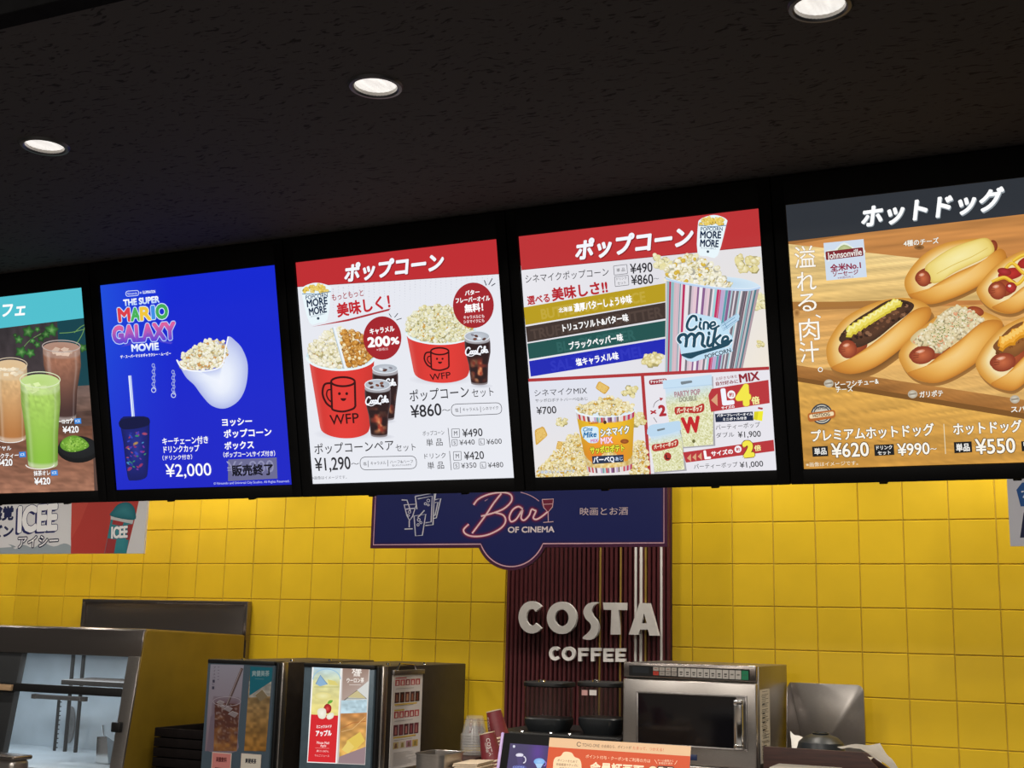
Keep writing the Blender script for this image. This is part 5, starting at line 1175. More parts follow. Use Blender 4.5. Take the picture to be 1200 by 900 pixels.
a.ering(640, 380, 108, 36, 5, 'c3b9c6')
a.quad([(822, 108), (996, 118), (944, 770), (774, 766)], '8a6a40'); a.quad([(815, 200), (990, 200), (944, 770), (774, 766)], lambda S, T_, P: (hx('a99472')+(hx('b5803a')-hx('a99472'))*T_[:, None])*(.75+.5*vnoise(P[:, 0]/26, P[:, 1]/24, 9))[:, None], 20, 40)
a.quad([(815, 220), (988, 225), (978, 340), (810, 350)], lambda S, T_, P: hx('c7c4bd')*(.8+.4*vnoise(P[:, 0]/22, P[:, 1]/18, 2))[:, None], 14, 12)
a.poly([(860, 330), (915, 285), (960, 340), (900, 380)], '9a8a6e'); a.line([(860, 330), (915, 285), (960, 340)], 5, 'd8cfbe')
a.poly([(822, 106), (998, 116), (990, 222), (815, 335)], '1f7f96'); T('爽健美茶', (836, 160), (972, 160), 46, 'b9d4da', .02); a.line([(860, 203), (930, 206)], 3, '7fb4c0')
a.gain = .55; a.build('picture_panel', M['art_print'], t)
def card(label, px, col, cap, sub, inkc):
    k = thing('price_card', label, 'card', (0, 0, 0)); p = [at_y(170+x/6.667, 765+y/6.667, 4.998) for x, y in px]
    k.location = (p[0][0], 4.998, CT+.02+EYE); w_ = p[1][0]-p[0][0]; h_ = .155
    b = Art((p[0][0], 4.998, p[0][2]-h_), (1, 0, 0), (0, 0, 1), w_, h_); b.base('c9b8ae'); b.metres()
    b.poly([(.003, .003), (w_-.003, .003), (w_-.003, h_-.003), (.003, h_-.003)], col)
    b.text(cap, (w_*.22, h_*.80), (w_*.78, h_*.80), h_*.15, inkc, .03); b.line([(w_*.2, h_*.55), (w_*.75, h_*.53)], .004, inkc); b.line([(w_*.2, h_*.47), (w_*.6, h_*.46)], .003, inkc)
    b.build('printed_card', M['art_print'], k, .003, M['paper']); return k
card('small pink price card at the foot of the unlit drink machine, under the cola picture', [(525, 775), (676, 782)], 'c47c78', '炭酸飲料', '', '5a2226')
card('small white price card at the foot of the unlit drink machine, under the tea picture', [(752, 785), (908, 790)], 'cfc8bc', '爽健美茶', '', '2a2c34')

t = machine('dark drink machine with a bright backlit front showing apple juice and oolong tea', -3.31, -2.90)
a = Art((-3.308, 5.0035, CT+.012), (1, 0, 0), (0, 0, 1), .385, DT-.018-CT-.012); a.frame(340, 770, 5.714); T = a.text
# the film covers only the lit window; its dark surround is the door itself
a.quad([(148, 58), (352, 60), (312, 714), (113, 706)], 'f6f4f2'); a.quad([(350, 60), (534, 66), (502, 722), (312, 714)], 'cfc6c0')
a.quad([(158, 62), (338, 64), (322, 392), (140, 386)], lambda S, T_, P: np.where((T_ < .3)[:, None], hx('b9d6ea')+(hx('d6dcb0')-hx('b9d6ea'))*(T_/.3)[:, None], hx('dcd9a0')+(hx('efdf86')-hx('dcd9a0'))*((T_-.3)/.7)[:, None])*(.93+.14*vnoise(P[:, 0]/30, P[:, 1]/18, 3))[:, None], 16, 30)
a.ering(245, 150, 92, 70, 6, '9cc4de', 180, 360); a.poly([(172, 180), (202, 122), (250, 182), (200, 196)], '8fb4d4'); a.line([(172, 180), (202, 122), (250, 182)], 5, '5f88b0'); a.poly([(250, 150), (300, 160), (325, 190), (260, 185)], 'e0d27a'); a.line([(160, 200), (330, 200)], 4, 'b9b46a'); a.ell(220, 260, 55, 24, 'f4eeb4', 'e6da8c')
a.quad([(140, 384), (322, 392), (304, 708), (118, 700)], 'd9262e')
a.blob([(228, 330), (250, 312), (275, 330), (272, 365), (248, 378), (226, 360)], [(0, '8e1a20'), (.5, 'c22a2e'), (1, 'e05a50')], smooth=4); a.poly(sm([(250, 312), (262, 290), (286, 290), (275, 308)], 4), '6fae3e')
a.blob([(182, 360), (205, 342), (238, 350), (240, 395), (222, 414), (192, 405)], [(0, 'e9e4cf'), (1, 'fbf8ea')], smooth=4); a.blob([(245, 392), (270, 374), (292, 378), (288, 405), (262, 418), (246, 410)], [(0, 'e9e4cf'), (1, 'fbf8ea')], smooth=4)
T('ミニッツメイド', (176, 466), (278, 464), 24, 'ffffff', .03); T('アップル', (172, 510), (278, 508), 42, 'ffffff', .04)
T('Minute Maid', (178, 572), (262, 575), 18, 'ffd8d4', .02); T('Apple', (202, 592), (242, 593), 17, 'ffd8d4', .02); a.line([(168, 608), (262, 611)], 2, 'f2a8a4'); T('果汁100％', (176, 628), (258, 631), 16, 'ffd8d4', .02); T('りんごジュース', (166, 658), (262, 662), 16, 'ffd8d4', .02)
a.quad([(354, 64), (528, 70), (522, 160), (346, 320)], lambda S, T_, P: hx('9a7f72')+(hx('b5a096')-hx('9a7f72'))*T_[:, None], 4, 6)
a.poly([(528, 160), (346, 300), (336, 380), (516, 380)], 'd9dad6')
a.poly([(346, 300), (448, 222), (512, 278)], 'c4c6c0'); a.line([(346, 302), (448, 224), (512, 280)], 6, '6a5f58'); a.poly([(385, 270), (450, 224), (508, 276)], 'cdbf8e'); a.line([(380, 276), (512, 278)], 3, '8a8a84')
a.quad([(342, 290), (516, 285), (512, 372), (338, 380)], lambda S, T_, P: hx('b9d2dc')*(.88+.24*vnoise(P[:, 0]/18, P[:, 1]/14, 7))[:, None], 14, 10)
a.quad([(338, 378), (514, 372), (506, 600), (328, 668)], lambda S, T_, P: (hx('c98a50')+(hx('dcae5a')-hx('c98a50'))*T_[:, None])*(.8+.4*vnoise(P[:, 0]/40, P[:, 1]/26, 5))[:, None], 18, 30)
a.poly([(380, 560), (470, 500), (500, 560), (440, 620), (370, 620)], 'e6c65a'); a.poly([(346, 620), (390, 560), (430, 600), (390, 650)], 'ecd070'); a.line([(340, 480), (420, 440), (508, 430)], 5, 'b5703a'); a.line([(345, 500), (420, 480), (505, 400)], 3, 'eac084')
a.poly([(328, 668), (506, 600), (500, 718), (322, 710)], '9a8286')
T('煌', (414, 86), (480, 84), 46, 'fdf6ee', .02); T('烏龍', (424, 118), (470, 117), 24, 'fdf6ee', .02); T('ウーロン茶', (380, 156), (496, 154), 34, 'fdf6ee', .02); a.line([(396, 186), (474, 186)], 3, 'e6dcd4')
a.build('lit_window', M['art_backlit'], t)
# menu sheet hung on the side of the lit machine
def sheet_pt(x, y): return at_x(340+x/5.714, 770+y/5.714, -2.893)
q = sheet_pt(690, 112); q2 = sheet_pt(860, 722); w_ = q2[1]-q[1]+.01
b = Art((-2.893, q[1], q2[2]), (0, 1, 0), (0, 0, 1), w_, q[2]-q2[2]); b.base('d9d2cf'); h_ = b.h; b.metres()
rr = random.Random(3)
def row(f0, f1, cols, n, x0=.08, x1=.93, inner=None):
    for i in range(n):
        xa = w_*(x0+(x1-x0)*i/n); xb = w_*(x0+(x1-x0)*(i+.88)/n); b.poly([(xa, h_*f0), (xb, h_*f0), (xb, h_*f1), (xa, h_*f1)], cols[i % len(cols)])
        if inner: b.poly([(xa+(xb-xa)*.25, h_*(f0+(f1-f0)*.12)), (xa+(xb-xa)*.75, h_*(f0+(f1-f0)*.12)), (xa+(xb-xa)*.68, h_*(f0+(f1-f0)*.8)), (xa+(xb-xa)*.32, h_*(f0+(f1-f0)*.8))], inner[i % len(inner)])
row(.945, .957, ('a8323a',), 1, .08, .5); row(.87, .935, ('a63a42', 'b8484e', '8e2e36', 'b04048', 'a63a42'), 5, inner=('d9c2bc',)); row(.69, .80, ('4a3030', '3a2424', '5a3434'), 5, inner=('8a5a4a', '6e3a30', 'b5846a')); row(.665, .68, ('cfae4a',), 1)
row(.605, .62, ('c9b14a',), 1, .08, .45); row(.53, .60, ('a63a42', 'b8484e', '9e343c'), 5, inner=('dac4be',)); row(.345, .46, ('5a2c38', '6e3440', '48262e'), 5, inner=('a86a6a', '8a4a52')); row(.32, .335, ('cfae4a',), 1)
row(.21, .28, ('b9a77a', 'c9b8a0', 'a87a8a', 'c2a05a'), 4, inner=('7a5a4a', '8f7f4a'))
for i in range(16): b.line([(w_*.1, h_*(.17-.009*i)), (w_*rr.uniform(.5, .92), h_*(.17-.009*i))], .0012, 'a8a2a0')
for f in (.84, .66, .50, .30): b.line([(w_*.1, h_*f), (w_*.7, h_*f)], .002, '9a9290')
k = thing('menu_sheet', 'laminated sheet with rows of small drink pictures hung on a dark machine side', 'menu sheet', (-2.893, q[1]+w_/2, q2[2]))
b.build('printed_sheet', M['art_print'], k, .004, M['paper'])
G().box(-2.8985, -2.884, q[1]-.006, q[1]+w_+.006, q[2]-.006, q[2]+.016, .003).obj('top_rail', M['steel_dark'], k); G().box(-2.8985, -2.886, q[1]-.004, q[1]+w_+.004, q2[2]-.012, q2[2]+.002, .003).obj('bottom_rail', M['steel_dark'], k)
G().tube([(-2.892, q[1]+.03, q[2]+.01), (-2.885, q[1]+.045, q[2]+.045), (-2.892, q[1]+.20, q[2]+.035), (-2.892, q[1]+.22, q[2]+.01)], .004).obj('hanger', M['chrome'], k)

# ------------------------------------------------------------------ coffee machine with two bean hoppers
t = thing('coffee_machine', 'black coffee machine with two smoked bean hoppers in front of the burgundy panel', 'coffee machine', (-2.12, 5.5, CT))
MT = at_y(660, 860, 5.3)[2]
G().box(-2.46, -1.835, 5.26, 5.84, CT, MT, .012, 3).obj('body', M['black'], t)
G().box(-2.45, -1.845, 5.25, 5.262, MT-.03, MT-.012, .003).obj('front_trim', M['chrome'], t)
for u in (612, 646, 668): p = at_y(u, 859, 5.29); G().lathe([(0, MT+.010), (.012, MT+.006), (.014, MT-.002)], (p[0], 5.29, 0), 14).obj('cap_screw', M['chrome'], t)
for ua, ub in ((617, 672), (679, 735)):
    pa, pb = at_y(ua, 800, 5.42), at_y(ub, 800, 5.42); cx, r = (pa[0]+pb[0])/2, (pb[0]-pa[0])/2*.94
    z1 = at_y(ua+10, 798, 5.42)[2]; z2 = at_y(ua+10, 842, 5.42)[2]; z3 = at_y(ua+10, 858, 5.42)[2]-.01
    def sq(prof, name, m, par, sm_=40):      # rounded-square turning
        g = G(); n = 48; rings = []
        for rr_, z in prof:
            ring = []
            for k in range(n):
                an = 2*math.pi*k/n; c, s_ = math.cos(an), math.sin(an); e = (abs(c)**3.4+abs(s_)**3.4)**(-1/3.4); ring.append((cx+rr_*c*e, 5.42+rr_*s_*e*.95, z))
            rings.append(ring)
        vs = [p for q_ in rings for p in q_]; fs = [(a_*n+k, a_*n+(k+1) % n, (a_+1)*n+(k+1) % n, (a_+1)*n+k) for a_ in range(len(rings)-1) for k in range(n)]
        fs += [tuple(range(n)), tuple(range((len(rings)-1)*n, len(rings)*n))] if prof[0][0] > 0 and name != 'container' else []
        g.mesh(vs, fs); return g.obj(name, m, par, sm_)
    h = sq([(r*.86, z2-.012), (r*.93, z2+.02), (r*.95, z1-.02)], 'container', M['smoke'], t); h.name = 'hopper'
    sq([(r*.96, z1-.022), (r, z1-.018), (r, z1-.004), (r*.97, z1)], 'lid', M['black'], h)
    sq([(r*.70, MT-.004), (r*.74, z3+.012), (r*.93, z2-.02), (r*.95, z2+.004), (r*.9, z2+.010)], 'base', M['bowl'], h)
    G().lathe([(.0, z1+.012), (.014, z1+.009), (.017, z1-.001)], (cx-r*.1, 5.42-r*.6, 0), 16).obj('lid_lock', M['chrome'], h)
    if ua > 650:
        for (u0, u1, m_) in ((682, 688.5, 'sticker_red'), (691, 699, 'paper')):
            q0, q1 = at_y(u0, 808.5, 5.299), at_y(u1, 815, 5.299)
            if m_ not in M: M[m_] = mat('pale_red_sticker', (.62, .35, .33), .6, 0, .1, 60)
            G().box(q0[0], q1[0], 5.296, 5.3, q1[2], q0[2], 0).obj('sticker', M[m_], h)

# ------------------------------------------------------------------ equipment stand, microwave, guard, tray
ST = -.585
t = thing('equipment_stand', 'low steel stand under the microwave oven and wooden tray on the back counter', 'stand', (-1.3, 5.4, CT))
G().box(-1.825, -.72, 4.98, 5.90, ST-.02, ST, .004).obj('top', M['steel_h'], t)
for x in (-1.8, -.76):
    for y in (5.01, 5.87): G().box(x-.015, x+.015, y-.015, y+.015, CT, ST-.019, .003).obj('leg', M['steel'], t)
X0m, X1m = -1.810, -1.2275
t = thing('microwave_oven', 'large stainless microwave oven with black glass window and row of white buttons', 'microwave', ((X0m+X1m)/2, 5.5, ST))
ZT = -.128
def mp(x, y, Y=5.2): return at_y(720+x/6.316, 765+y/6.316, Y)
zs = mp(560, 205)[2]
G().box(X0m+.002, X1m, 5.235, 5.78, ST+.02, ZT-.003, .004).obj('body', mat('stainless_casing', (.24, .225, .21), .34, .9, .08, 50, .03, (1, 14, 1)), t)
G().box(X0m, X1m-.004, 5.205, 5.24, zs+.003, ZT, .005, 3).obj('control_panel', M['steel_h'], t)
zc0, zc1 = mp(560, 186)[2], mp(560, 108)[2]; xc0, xc1 = mp(106, 120)[0], mp(1001, 160)[0]
b = Art((xc0, 5.2045, zc0), (1, 0, 0), (0, 0, 1), xc1-xc0, zc1-zc0); b.base('0c0c0e'); w_, h_ = b.w, b.h; b.metres(); b.frame(720, 765, 6.316)
def key(x0, x1, f0, f1, c, ink='6a6460', bars=1):
    yt = lambda x: 88+(x-106)*.0425; hh = 62+(x0-106)*.008
    q = [(x0, yt(x0)+hh*f0+8), (x1, yt(x1)+hh*f0+8), (x1, yt(x1)+hh*f1+8), (x0, yt(x0)+hh*f1+8)]; b.poly(q, c)
    mx, my = (x0+x1)/2, yt(x0)+hh*(f0+f1)/2+8
    b.line([(x0+(x1-x0)*.25, my), (x1-(x1-x0)*.25, my+.5)], (f1-f0)*hh*.16, ink)
    if bars > 1: b.line([(x0+(x1-x0)*.3, my+hh*.24), (x1-(x1-x0)*.3, my+hh*.24)], hh*.12, ink)
b.poly([(135, 102), (255, 108), (255, 152), (135, 148)], '1c2026')
for i in range(4):
    x0 = 287+i*45; key(x0, x0+40, .0, .44, 'a8a098', '8a4a40' if i % 2 == 0 else '7a746c'); key(x0, x0+40, .5, .96, 'b23a2c' if i == 0 else '9a938c', '7a2a20' if i == 0 else '6a645e')
for i in range(8): key(472+i*47, 515+i*47, 0, .98, 'b9b4ae', '4a4642', 2)
for i in range(2): key(850+i*46, 892+i*46, 0, .98, 'b5b0aa', '6a6662')
key(942, 992, .0, 1.0, '1f7a55', '2f6a50')
cpo = b.build('button_strip', M['art_print'], [o for o in t.children if o.name.startswith('control_panel')][0], .003)
zd0 = ST+.045
d = G().box(X0m, X1m-.004, 5.20, 5.236, zd0, zs-.002, .006, 3).obj('door', M['steel'], t)
wx0, wx1, wz1, wz0 = mp(163, 480)[0], mp(985, 500)[0], mp(560, 305)[2], mp(500, 690)[2]
g = G()
g.box(wx0, wx1, 5.193, 5.202, wz1-.006, wz1+.004, .003); g.box(wx0, wx1, 5.193, 5.202, wz0-.006, wz0+.004, .003); g.box(wx0, wx0+.010, 5.193, 5.202, wz0, wz1, .003); g.box(wx1-.010, wx1, 5.193, 5.202, wz0, wz1, .003)
g.obj('window_frame', M['steel_dark'], d)
G().box(wx0+.008, mp(905, 500)[0], 5.1965, 5.2015, wz0+.004, wz1-.005).obj('window', M['black_glass'], d)
G().box(mp(905, 500)[0], wx1-.008, 5.1975, 5.2015, wz0+.004, wz1-.005).obj('handle_recess', M['steel_dark'], d)
hx_ = mp(928, 500, 5.16)[0]; hz1, hz0 = mp(925, 372, 5.16)[2], mp(925, 690, 5.16)[2]
hdl = G().hexa([(hx_-.024, 5.150, hz0), (hx_+.012, 5.150, hz0), (hx_+.016, 5.166, hz0), (hx_-.026, 5.166, hz0), (hx_-.024, 5.150, hz1), (hx_+.012, 5.150, hz1), (hx_+.016, 5.166, hz1), (hx_-.026, 5.166, hz1)], .005, 3).obj('handle', M['chrome'], d)
for z in (hz1+.002, hz0-.002): G().box(hx_-.026, hx_+.014, 5.150, 5.198, z-.012, z+.010, .005, 3).obj('handle_mount', M['chrome'], hdl)
q0 = mp(568, 752); G().box(mp(545, 752)[0], mp(612, 752)[0], 5.197, 5.2005, mp(580, 796)[2], q0[2], .001).obj('badge', mat('navy_badge', (.015, .03, .10), .4), d)
g = G().box(X0m+.004, X1m-.006, 5.21, 5.24, ST+.016, zd0-.003, .004).obj('kick_strip', M['steel'], t)
for x in (X0m+.06, X1m-.06):
    for y in (5.28, 5.72): G().lathe([(0, ST), (.018, ST), (.016, ST+.022), (0, ST+.022)], (x, y, 0), 16).obj('foot', M['black'], t)
qa, qb = at_x(891, 808.5, X1m+.0015), at_x(901.5, 892, X1m+.0015)
b = Art((X1m+.0015, qa[1]-.005, qb[2]), (0, 1, 0), (0, 0, 1), qb[1]-qa[1]+.03, qa[2]-qb[2]); b.base('bdb6a8'); w_, h_ = b.w, b.h; b.metres(); rr = random.Random(12)
for i in range(46):
    f = .97-i*.0205
    if rr.random() < .9: b.line([(w_*rr.uniform(.1, .25), h_*f), (w_*rr.uniform(.5, .92), h_*f)], h_*.0085, rr.choice(('4a4640', '6a655c', '2c2a28')))
    if rr.random() < .2: b.poly([(w_*.2, h_*f), (w_*.45, h_*f), (w_*.45, h_*(f-.022)), (w_*.2, h_*(f-.022))], '1c1a18')
b.build('instruction_sticker', M['art_print'], t, .0012, M['paper'])

# steel splash guard behind the tray
YG = 5.82
q = [at_y(925.5, 799.5, YG), at_y(1012, 803, YG), at_y(1013, 876, YG), at_y(938, 866, YG)]
xa, xb, zt_ = q[0][0], q[1][0], (q[0][2]+q[1][2])/2; xf = q[3][0]
loop = [(xa, YG, zt_)]+[(xb-.03+.03*math.sin(k*math.pi/10), YG, zt_-.03+.03*math.cos(k*math.pi/10)) for k in range(6)]+[(xb, YG, ST), (xf+.03, YG, ST)]
t = thing('splash_guard', 'upright stainless splash guard with rounded corner right of the microwave', 'splash guard', ((xa+xb)/2, YG, ST))
G().prism(loop, (0, .004, 0), .001).obj('back_plate', M['steel'], t)
G().prism([(xa, YG, zt_), (xf+.03, YG, ST), (max(xf-.02, -1.21), 5.60, ST), (max(xa-.012, -1.222), 5.74, zt_-.02)], (.003, 0, 0), .0008).obj('side_wing', M['steel_h'], t)
# wooden tray
TY0, TY1 = 5.02, 5.38
pa, pb = at_y(904, 876.5, TY0), at_y(1011, 880.5, TY0); tz = (pa[2]+pb[2])/2; tx0, tx1 = -1.165, pb[0]
t = thing('wooden_tray', 'dark stained wooden box tray with paper and a grey bowl, right of the microwave', 'tray', ((tx0+tx1)/2, 5.28, ST))
xe = tx1+.10
def wall(loop, e, nm): G().prism(loop, e, .003).obj(nm, M['dark_wood'], t)
wall([(tx0, TY0, ST), (xe, TY0, ST), (xe, TY0, tz-.10), (tx1, TY0, tz), (tx0, TY0, tz)], (0, .016, 0), 'front_board')
wall([(tx0, TY1-.016, ST), (xe, TY1-.016, ST), (xe, TY1-.016, tz-.12), (tx1-.04, TY1-.016, tz-.03), (tx0, TY1-.016, tz-.03)], (0, .016, 0), 'back_board')
G().box(tx0, tx0+.016, TY0+.016, TY1-.016, ST, tz-.03, .003).obj('side_board', M['dark_wood'], t); G().box(xe-.016, xe, TY0+.016, TY1-.016, ST, tz-.13, .003).obj('side_board', M['dark_wood'], t)
G().box(tx0+.016, xe-.016, TY0+.016, TY1-.016, ST, ST+.012).obj('floor_board', M['dark_wood'], t)
# paper sheets, bowl, lid box
def sheet(name, label, pts, mt_, cat='paper sheet', amp=.006, sd=0, n=14, group=None):
    g = G(); P = [np.array(p, float) for p in pts]; vs = []
    for top in (0, 1):
        for j in range(n):
            for i in range(n):
                s_, t_ = i/(n-1), j/(n-1); p = (P[0]*(1-s_)+P[1]*s_)*(1-t_)+(P[3]*(1-s_)+P[2]*s_)*t_
                zz = amp*(math.sin(s_*7+sd)+math.sin(t_*6+sd*2)+.6*math.sin((s_+t_)*11+sd)); vs.append((p[0], p[1]+zz*.4, p[2]+zz+top*.0012))
    o_ = n*n; fs = []
    for j in range(n-1):
        for i in range(n-1):
            k = j*n+i; fs += [(k, k+1, k+n+1, k+n), (o_+k, o_+k+n, o_+k+n+1, o_+k+1)]
    for i in range(n-1):
        for a_, b_ in ((i, i+1), ((n-1)*n+i, (n-1)*n+i+1), (i*n, (i+1)*n), (i*n+n-1, (i+1)*n+n-1)): fs.append((a_, b_, o_+b_, o_+a_))
    g.mesh(vs, fs); c = sum(P)/4; o = g.obj(name, mt_, None, 60)
    return tag(o, label, cat, group)
def tp(u, v, Y): return at_y(u, v, Y)
c_ = tp(962, 874, 5.21); bz = tz-.012
t2 = thing('serving_bowl', 'dark grey bowl turned upside down in the wooden tray by the steel guard', 'bowl', (c_[0], 5.21, bz-.02))
r_ = tp(990, 874, 5.21)[0]-c_[0]; hz = tp(962, 860.5, 5.21)[2]
G().lathe([(r_, bz-.012), (r_*1.02, bz-.006), (r_*.93, bz+(hz-bz)*.45), (r_*.7, bz+(hz-bz)*.8), (r_*.4, hz), (0, hz+.002)], (c_[0], 5.21, 0), 40).obj('shell', M['bowl'], t2)
G().lathe([(r_*.34, hz), (r_*.36, hz+.006), (r_*.30, hz+.007), (r_*.28, hz+.001)], (c_[0], 5.21, 0), 32).obj('foot_ring', M['bowl'], t2)
sheet('paper_sheet', 'crumpled white paper sheet lying under the upturned grey bowl', [(tx0+.03, TY0+.04, bz-.028), (tx1+.0, TY0+.04, bz-.024), (tx1+.0, TY1-.05, bz-.040), (tx0+.03, TY1-.05, bz-.040)], M['paper'], sd=1, amp=.004)
sheet('paper_sheet', 'folded white paper corner standing up between microwave and grey bowl', [tp(926, 857.5, 5.42), tp(943, 865, 5.42), tp(945, 878, 5.36), tp(928, 880, 5.36)], M['paper'], sd=2, amp=.003)
sheet('paper_sheet', 'grey paper sheet draped over the right corner of the wooden tray', [(tx1-.10, TY0+.03, tz+.012), (tx1-.01, TY0+.02, tz+.010), (xe+.03, TY0+.1, tz-.08), (tx1+.02, TY1-.05, tz+.012)], mat('grey_paper', (.36, .34, .32), .7, 0, .06, 40), sd=3, amp=.003)
sheet('paper_sheet', 'white paper bag edge hanging beyond the chamfered end of the wooden tray', [tp(1017, 874, 5.50), tp(1030, 880, 5.48), tp(1037, 905, 5.45), tp(1024, 905, 5.45)], M['paper'], sd=4, amp=.003)
q0, q1 = tp(912, 895, 4.94), tp(985, 897, 4.94)
t = thing('clear_lid_box', 'clear plastic box with a pale lid in front of the wooden tray', 'plastic box', ((q0[0]+q1[0])/2, 4.9, CT))
G().box(q0[0], q1[0], 4.80, 4.955, CT, q0[2]-.012, .006).obj('box', M['clear_plastic'], t); G().box(q0[0]-.004, q1[0]+.004, 4.795, 4.96, q0[2]-.012, q0[2], .004).obj('lid', mat('pale_plastic_lid', (.55, .52, .46), .25, 0, .05, alpha=.8), t)

# ------------------------------------------------------------------ cup station
CY_ = 4.2; cz = at_y(548, 886, CY_)[2]
xs0, xs1 = at_y(489, 890, CY_)[0], at_y(640, 890, CY_)[0]
t = thing('cup_station', 'brown wooden block carrying the upturned cups and burgundy cup stacks', 'cup station', ((xs0+xs1)/2, 4.25, CT))
ST_T = t
# upturned clear cups
ca, cb = at_y(532, 880, CY_), at_y(562, 880, CY_); ccx = (ca[0]+cb[0])/2; rr_ = (cb[0]-ca[0])/2
names = ['bottom', 'second from the bottom', 'third from the bottom', 'fourth from the bottom', 'fifth from the bottom', 'third from the top', 'second from the top', 'topmost']
ctop = at_y(548, 840, CY_)[2]; NC = 8; pit = .0095; hc = ctop-cz-(NC-1)*pit
G().box(ca[0]-.012, cb[0]+.008, 4.06, 4.40, CT, cz-.006, .005).obj('block', M['wood'], ST_T); G().box(ca[0]-.016, cb[0]+.008, 4.055, 4.405, cz-.006, cz, .002).obj('top_plate', M['dark_wood'], ST_T)
M['cup_print'] = mat('burgundy_print', (.16, .02, .03), .5, 0, .05)
def cone_text(txt, parent, M4, r0, r1, h, size_, ang, up, m, name='print'):
    """lettering wrapped on a tapered wall; r0 at foot, r1 at top; runs along the axis when up is False"""
    V, F = glyph(txt, 0, 0, 2); x0, x1 = V[:, 0].min(), V[:, 0].max(); P = []
    for x, y in V:
        s_ = (x-(x0+x1)/2)/(x1-x0)*size_; q_ = (y-.34)/(x1-x0)*size_
        zz, arc = (h*.52-s_, q_) if not up else (h*.5+q_, s_)
        r = r0+(r1-r0)*zz/h+.0006; an = ang+arc/r; P.append(M4 @ Vector((r*math.cos(an), r*math.sin(an), zz)))
    g = G(); g.mesh(P, F); return g.obj(name, m, parent, 0, recalc=False)
for k in range(NC):
    z = cz+.001+k*pit; t = thing('plastic_cup', f'clear plastic cup, {names[k]} of the upturned stack', 'cup', (ccx, CY_+.06, z), 'clear cups in an upturned stack')
    rt_ = rr_*.62
    G().lathe([(rr_*.90, z+.004), (rr_*.80, z+.03), (rt_, z+hc-.004), (rt_*.94, z+hc), (0, z+hc-.001)], (ccx, CY_+.06, 0), 36).obj('wall', M['clear_plastic'], t)
    G().lathe([(rr_*.90, z), (rr_*.99, z+.001), (rr_, z+.004), (rr_*.96, z+.0065), (rr_*.895, z+.006), (rr_*.90, z)], (ccx, CY_+.06, 0), 36).obj('rim', M['clear_plastic'], t)
    if k == NC-1: cone_text('COSTA', t, Matrix.Translation((ccx, CY_+.06, z)), rr_*.9, rt_, hc, hc*.72, -1.5, False, M['cup_print']); cone_text('COSTA', t, Matrix.Translation((ccx, CY_+.06, z)), rr_*.9, rt_, hc, hc*.72, -.7, False, M['cup_print'])
# burgundy paper cups in two tilted stacks
pos = ['topmost', 'second from the top', 'third from the top', 'lowest']
for si, (u, v, Y, where) in enumerate(((573.5, 833, 4.36, 'rear tilted stack'), (565.5, 859, 4.20, 'front tilted stack'))):
    base = Vector(at_y(u+5, v, Y)); tilt = math.radians(-15); L_ = .105; rb_, rt_ = .0275, .041
    R = Matrix.Rotation(tilt, 4, 'Y')
    low = min((base-(R @ Vector((0, 0, L_+.036)))+(R @ Vector((sx_*rt_*1.08, 0, .003)))).z for sx_ in (-1, 1))-.006
    G().box(cb[0]+.010, xs1, (4.115, 4.295)[si == 0], (4.285, 4.46)[si == 0], CT, low, .004).obj('block', M['wood'], ST_T)
    for k in range(4):
        o_ = base-(R @ Vector((0, 0, L_+k*.012)))
        t = thing('paper_cup', f'burgundy paper cup, {pos[k]} of the {where} of upturned cups', 'cup', tuple(o_), 'burgundy paper cups in tilted stacks')
        def lg(prof, name, m):
            g = G(); g.lathe(prof, tuple(o_), 36, rot=R.to_3x3()); return g.obj(name, m, t)
        if k == 0: lg([(rt_*.98, .006), (rb_+.0006, L_-.004), (rb_, L_), (rb_-.003, L_), (rb_-.003, L_-.007), (0, L_-.007)], 'wall', M['cup_red']); lg([(rb_-.0032, L_-.004), (rb_-.0032, L_+.001), (rb_+.0010, L_+.001), (rb_+.0012, L_-.0025)], 'base_seam', M['cream_paper'])
        else: lg([(rt_*.98, .006), (rt_*.90, .02), (rt_*.86, .03)], 'wall', M['cup_red'])
        lg([(rt_*.97, .007), (rt_*1.05, .006), (rt_*1.08, .003), (rt_*1.04, 0), (rt_*.97, .001)], 'rim', M['cream_paper'])
        if k == 0:
            cone_text('COSTA', t, Matrix.Translation(o_) @ R, rt_*.98, rb_, L_, .062, -1.15 if si else -2.2, False, M['white']); cone_text('COFFEE', t, Matrix.Translation(o_) @ R, rt_*.98, rb_, L_, .034, (-1.15 if si else -2.2)-.33, False, M['white'])
# steel bin and folded napkins beside the cups
q0, q1 = at_y(497, 881, 3.95), at_y(541, 881, 3.95)
t = thing('steel_bin', 'small open stainless bin with rounded corners left of the clear cups', 'bin', ((q0[0]+q1[0])/2, 3.955, CT))
g = G(); zt_ = q0[2]; n = 32; rings = []
for (sx, sy, z) in ((.92, .92, CT), (1, 1, zt_), (1.035, 1.035, zt_+.002), (1.035, 1.035, zt_-.004), (.985, .985, zt_-.004), (.90, .90, CT+.006)):
    ring = []
    for k in range(n):
        an = 2*math.pi*k/n; c, s_ = math.cos(an), math.sin(an); e = (abs(c)**5+abs(s_)**5)**(-.2); ring.append(((q0[0]+q1[0])/2-.014+(q1[0]-q0[0])/2*.86*c*e*sx, 3.955+.08*s_*e*sy, z))
    rings.append(ring)
g.mesh([p for r in rings for p in r], [(a_*n+k, a_*n+(k+1) % n, (a_+1)*n+(k+1) % n, (a_+1)*n+k) for a_ in range(5) for k in range(n)]+[tuple(range(n)), tuple(range(5*n, 6*n))])
g.obj('pan', M['steel'], t)
q0, q1 = at_y(553, 892, 4.05), at_y(580, 889, 4.05)
zb_ = at_y(560, 900, 4.02)[2]-.02; 
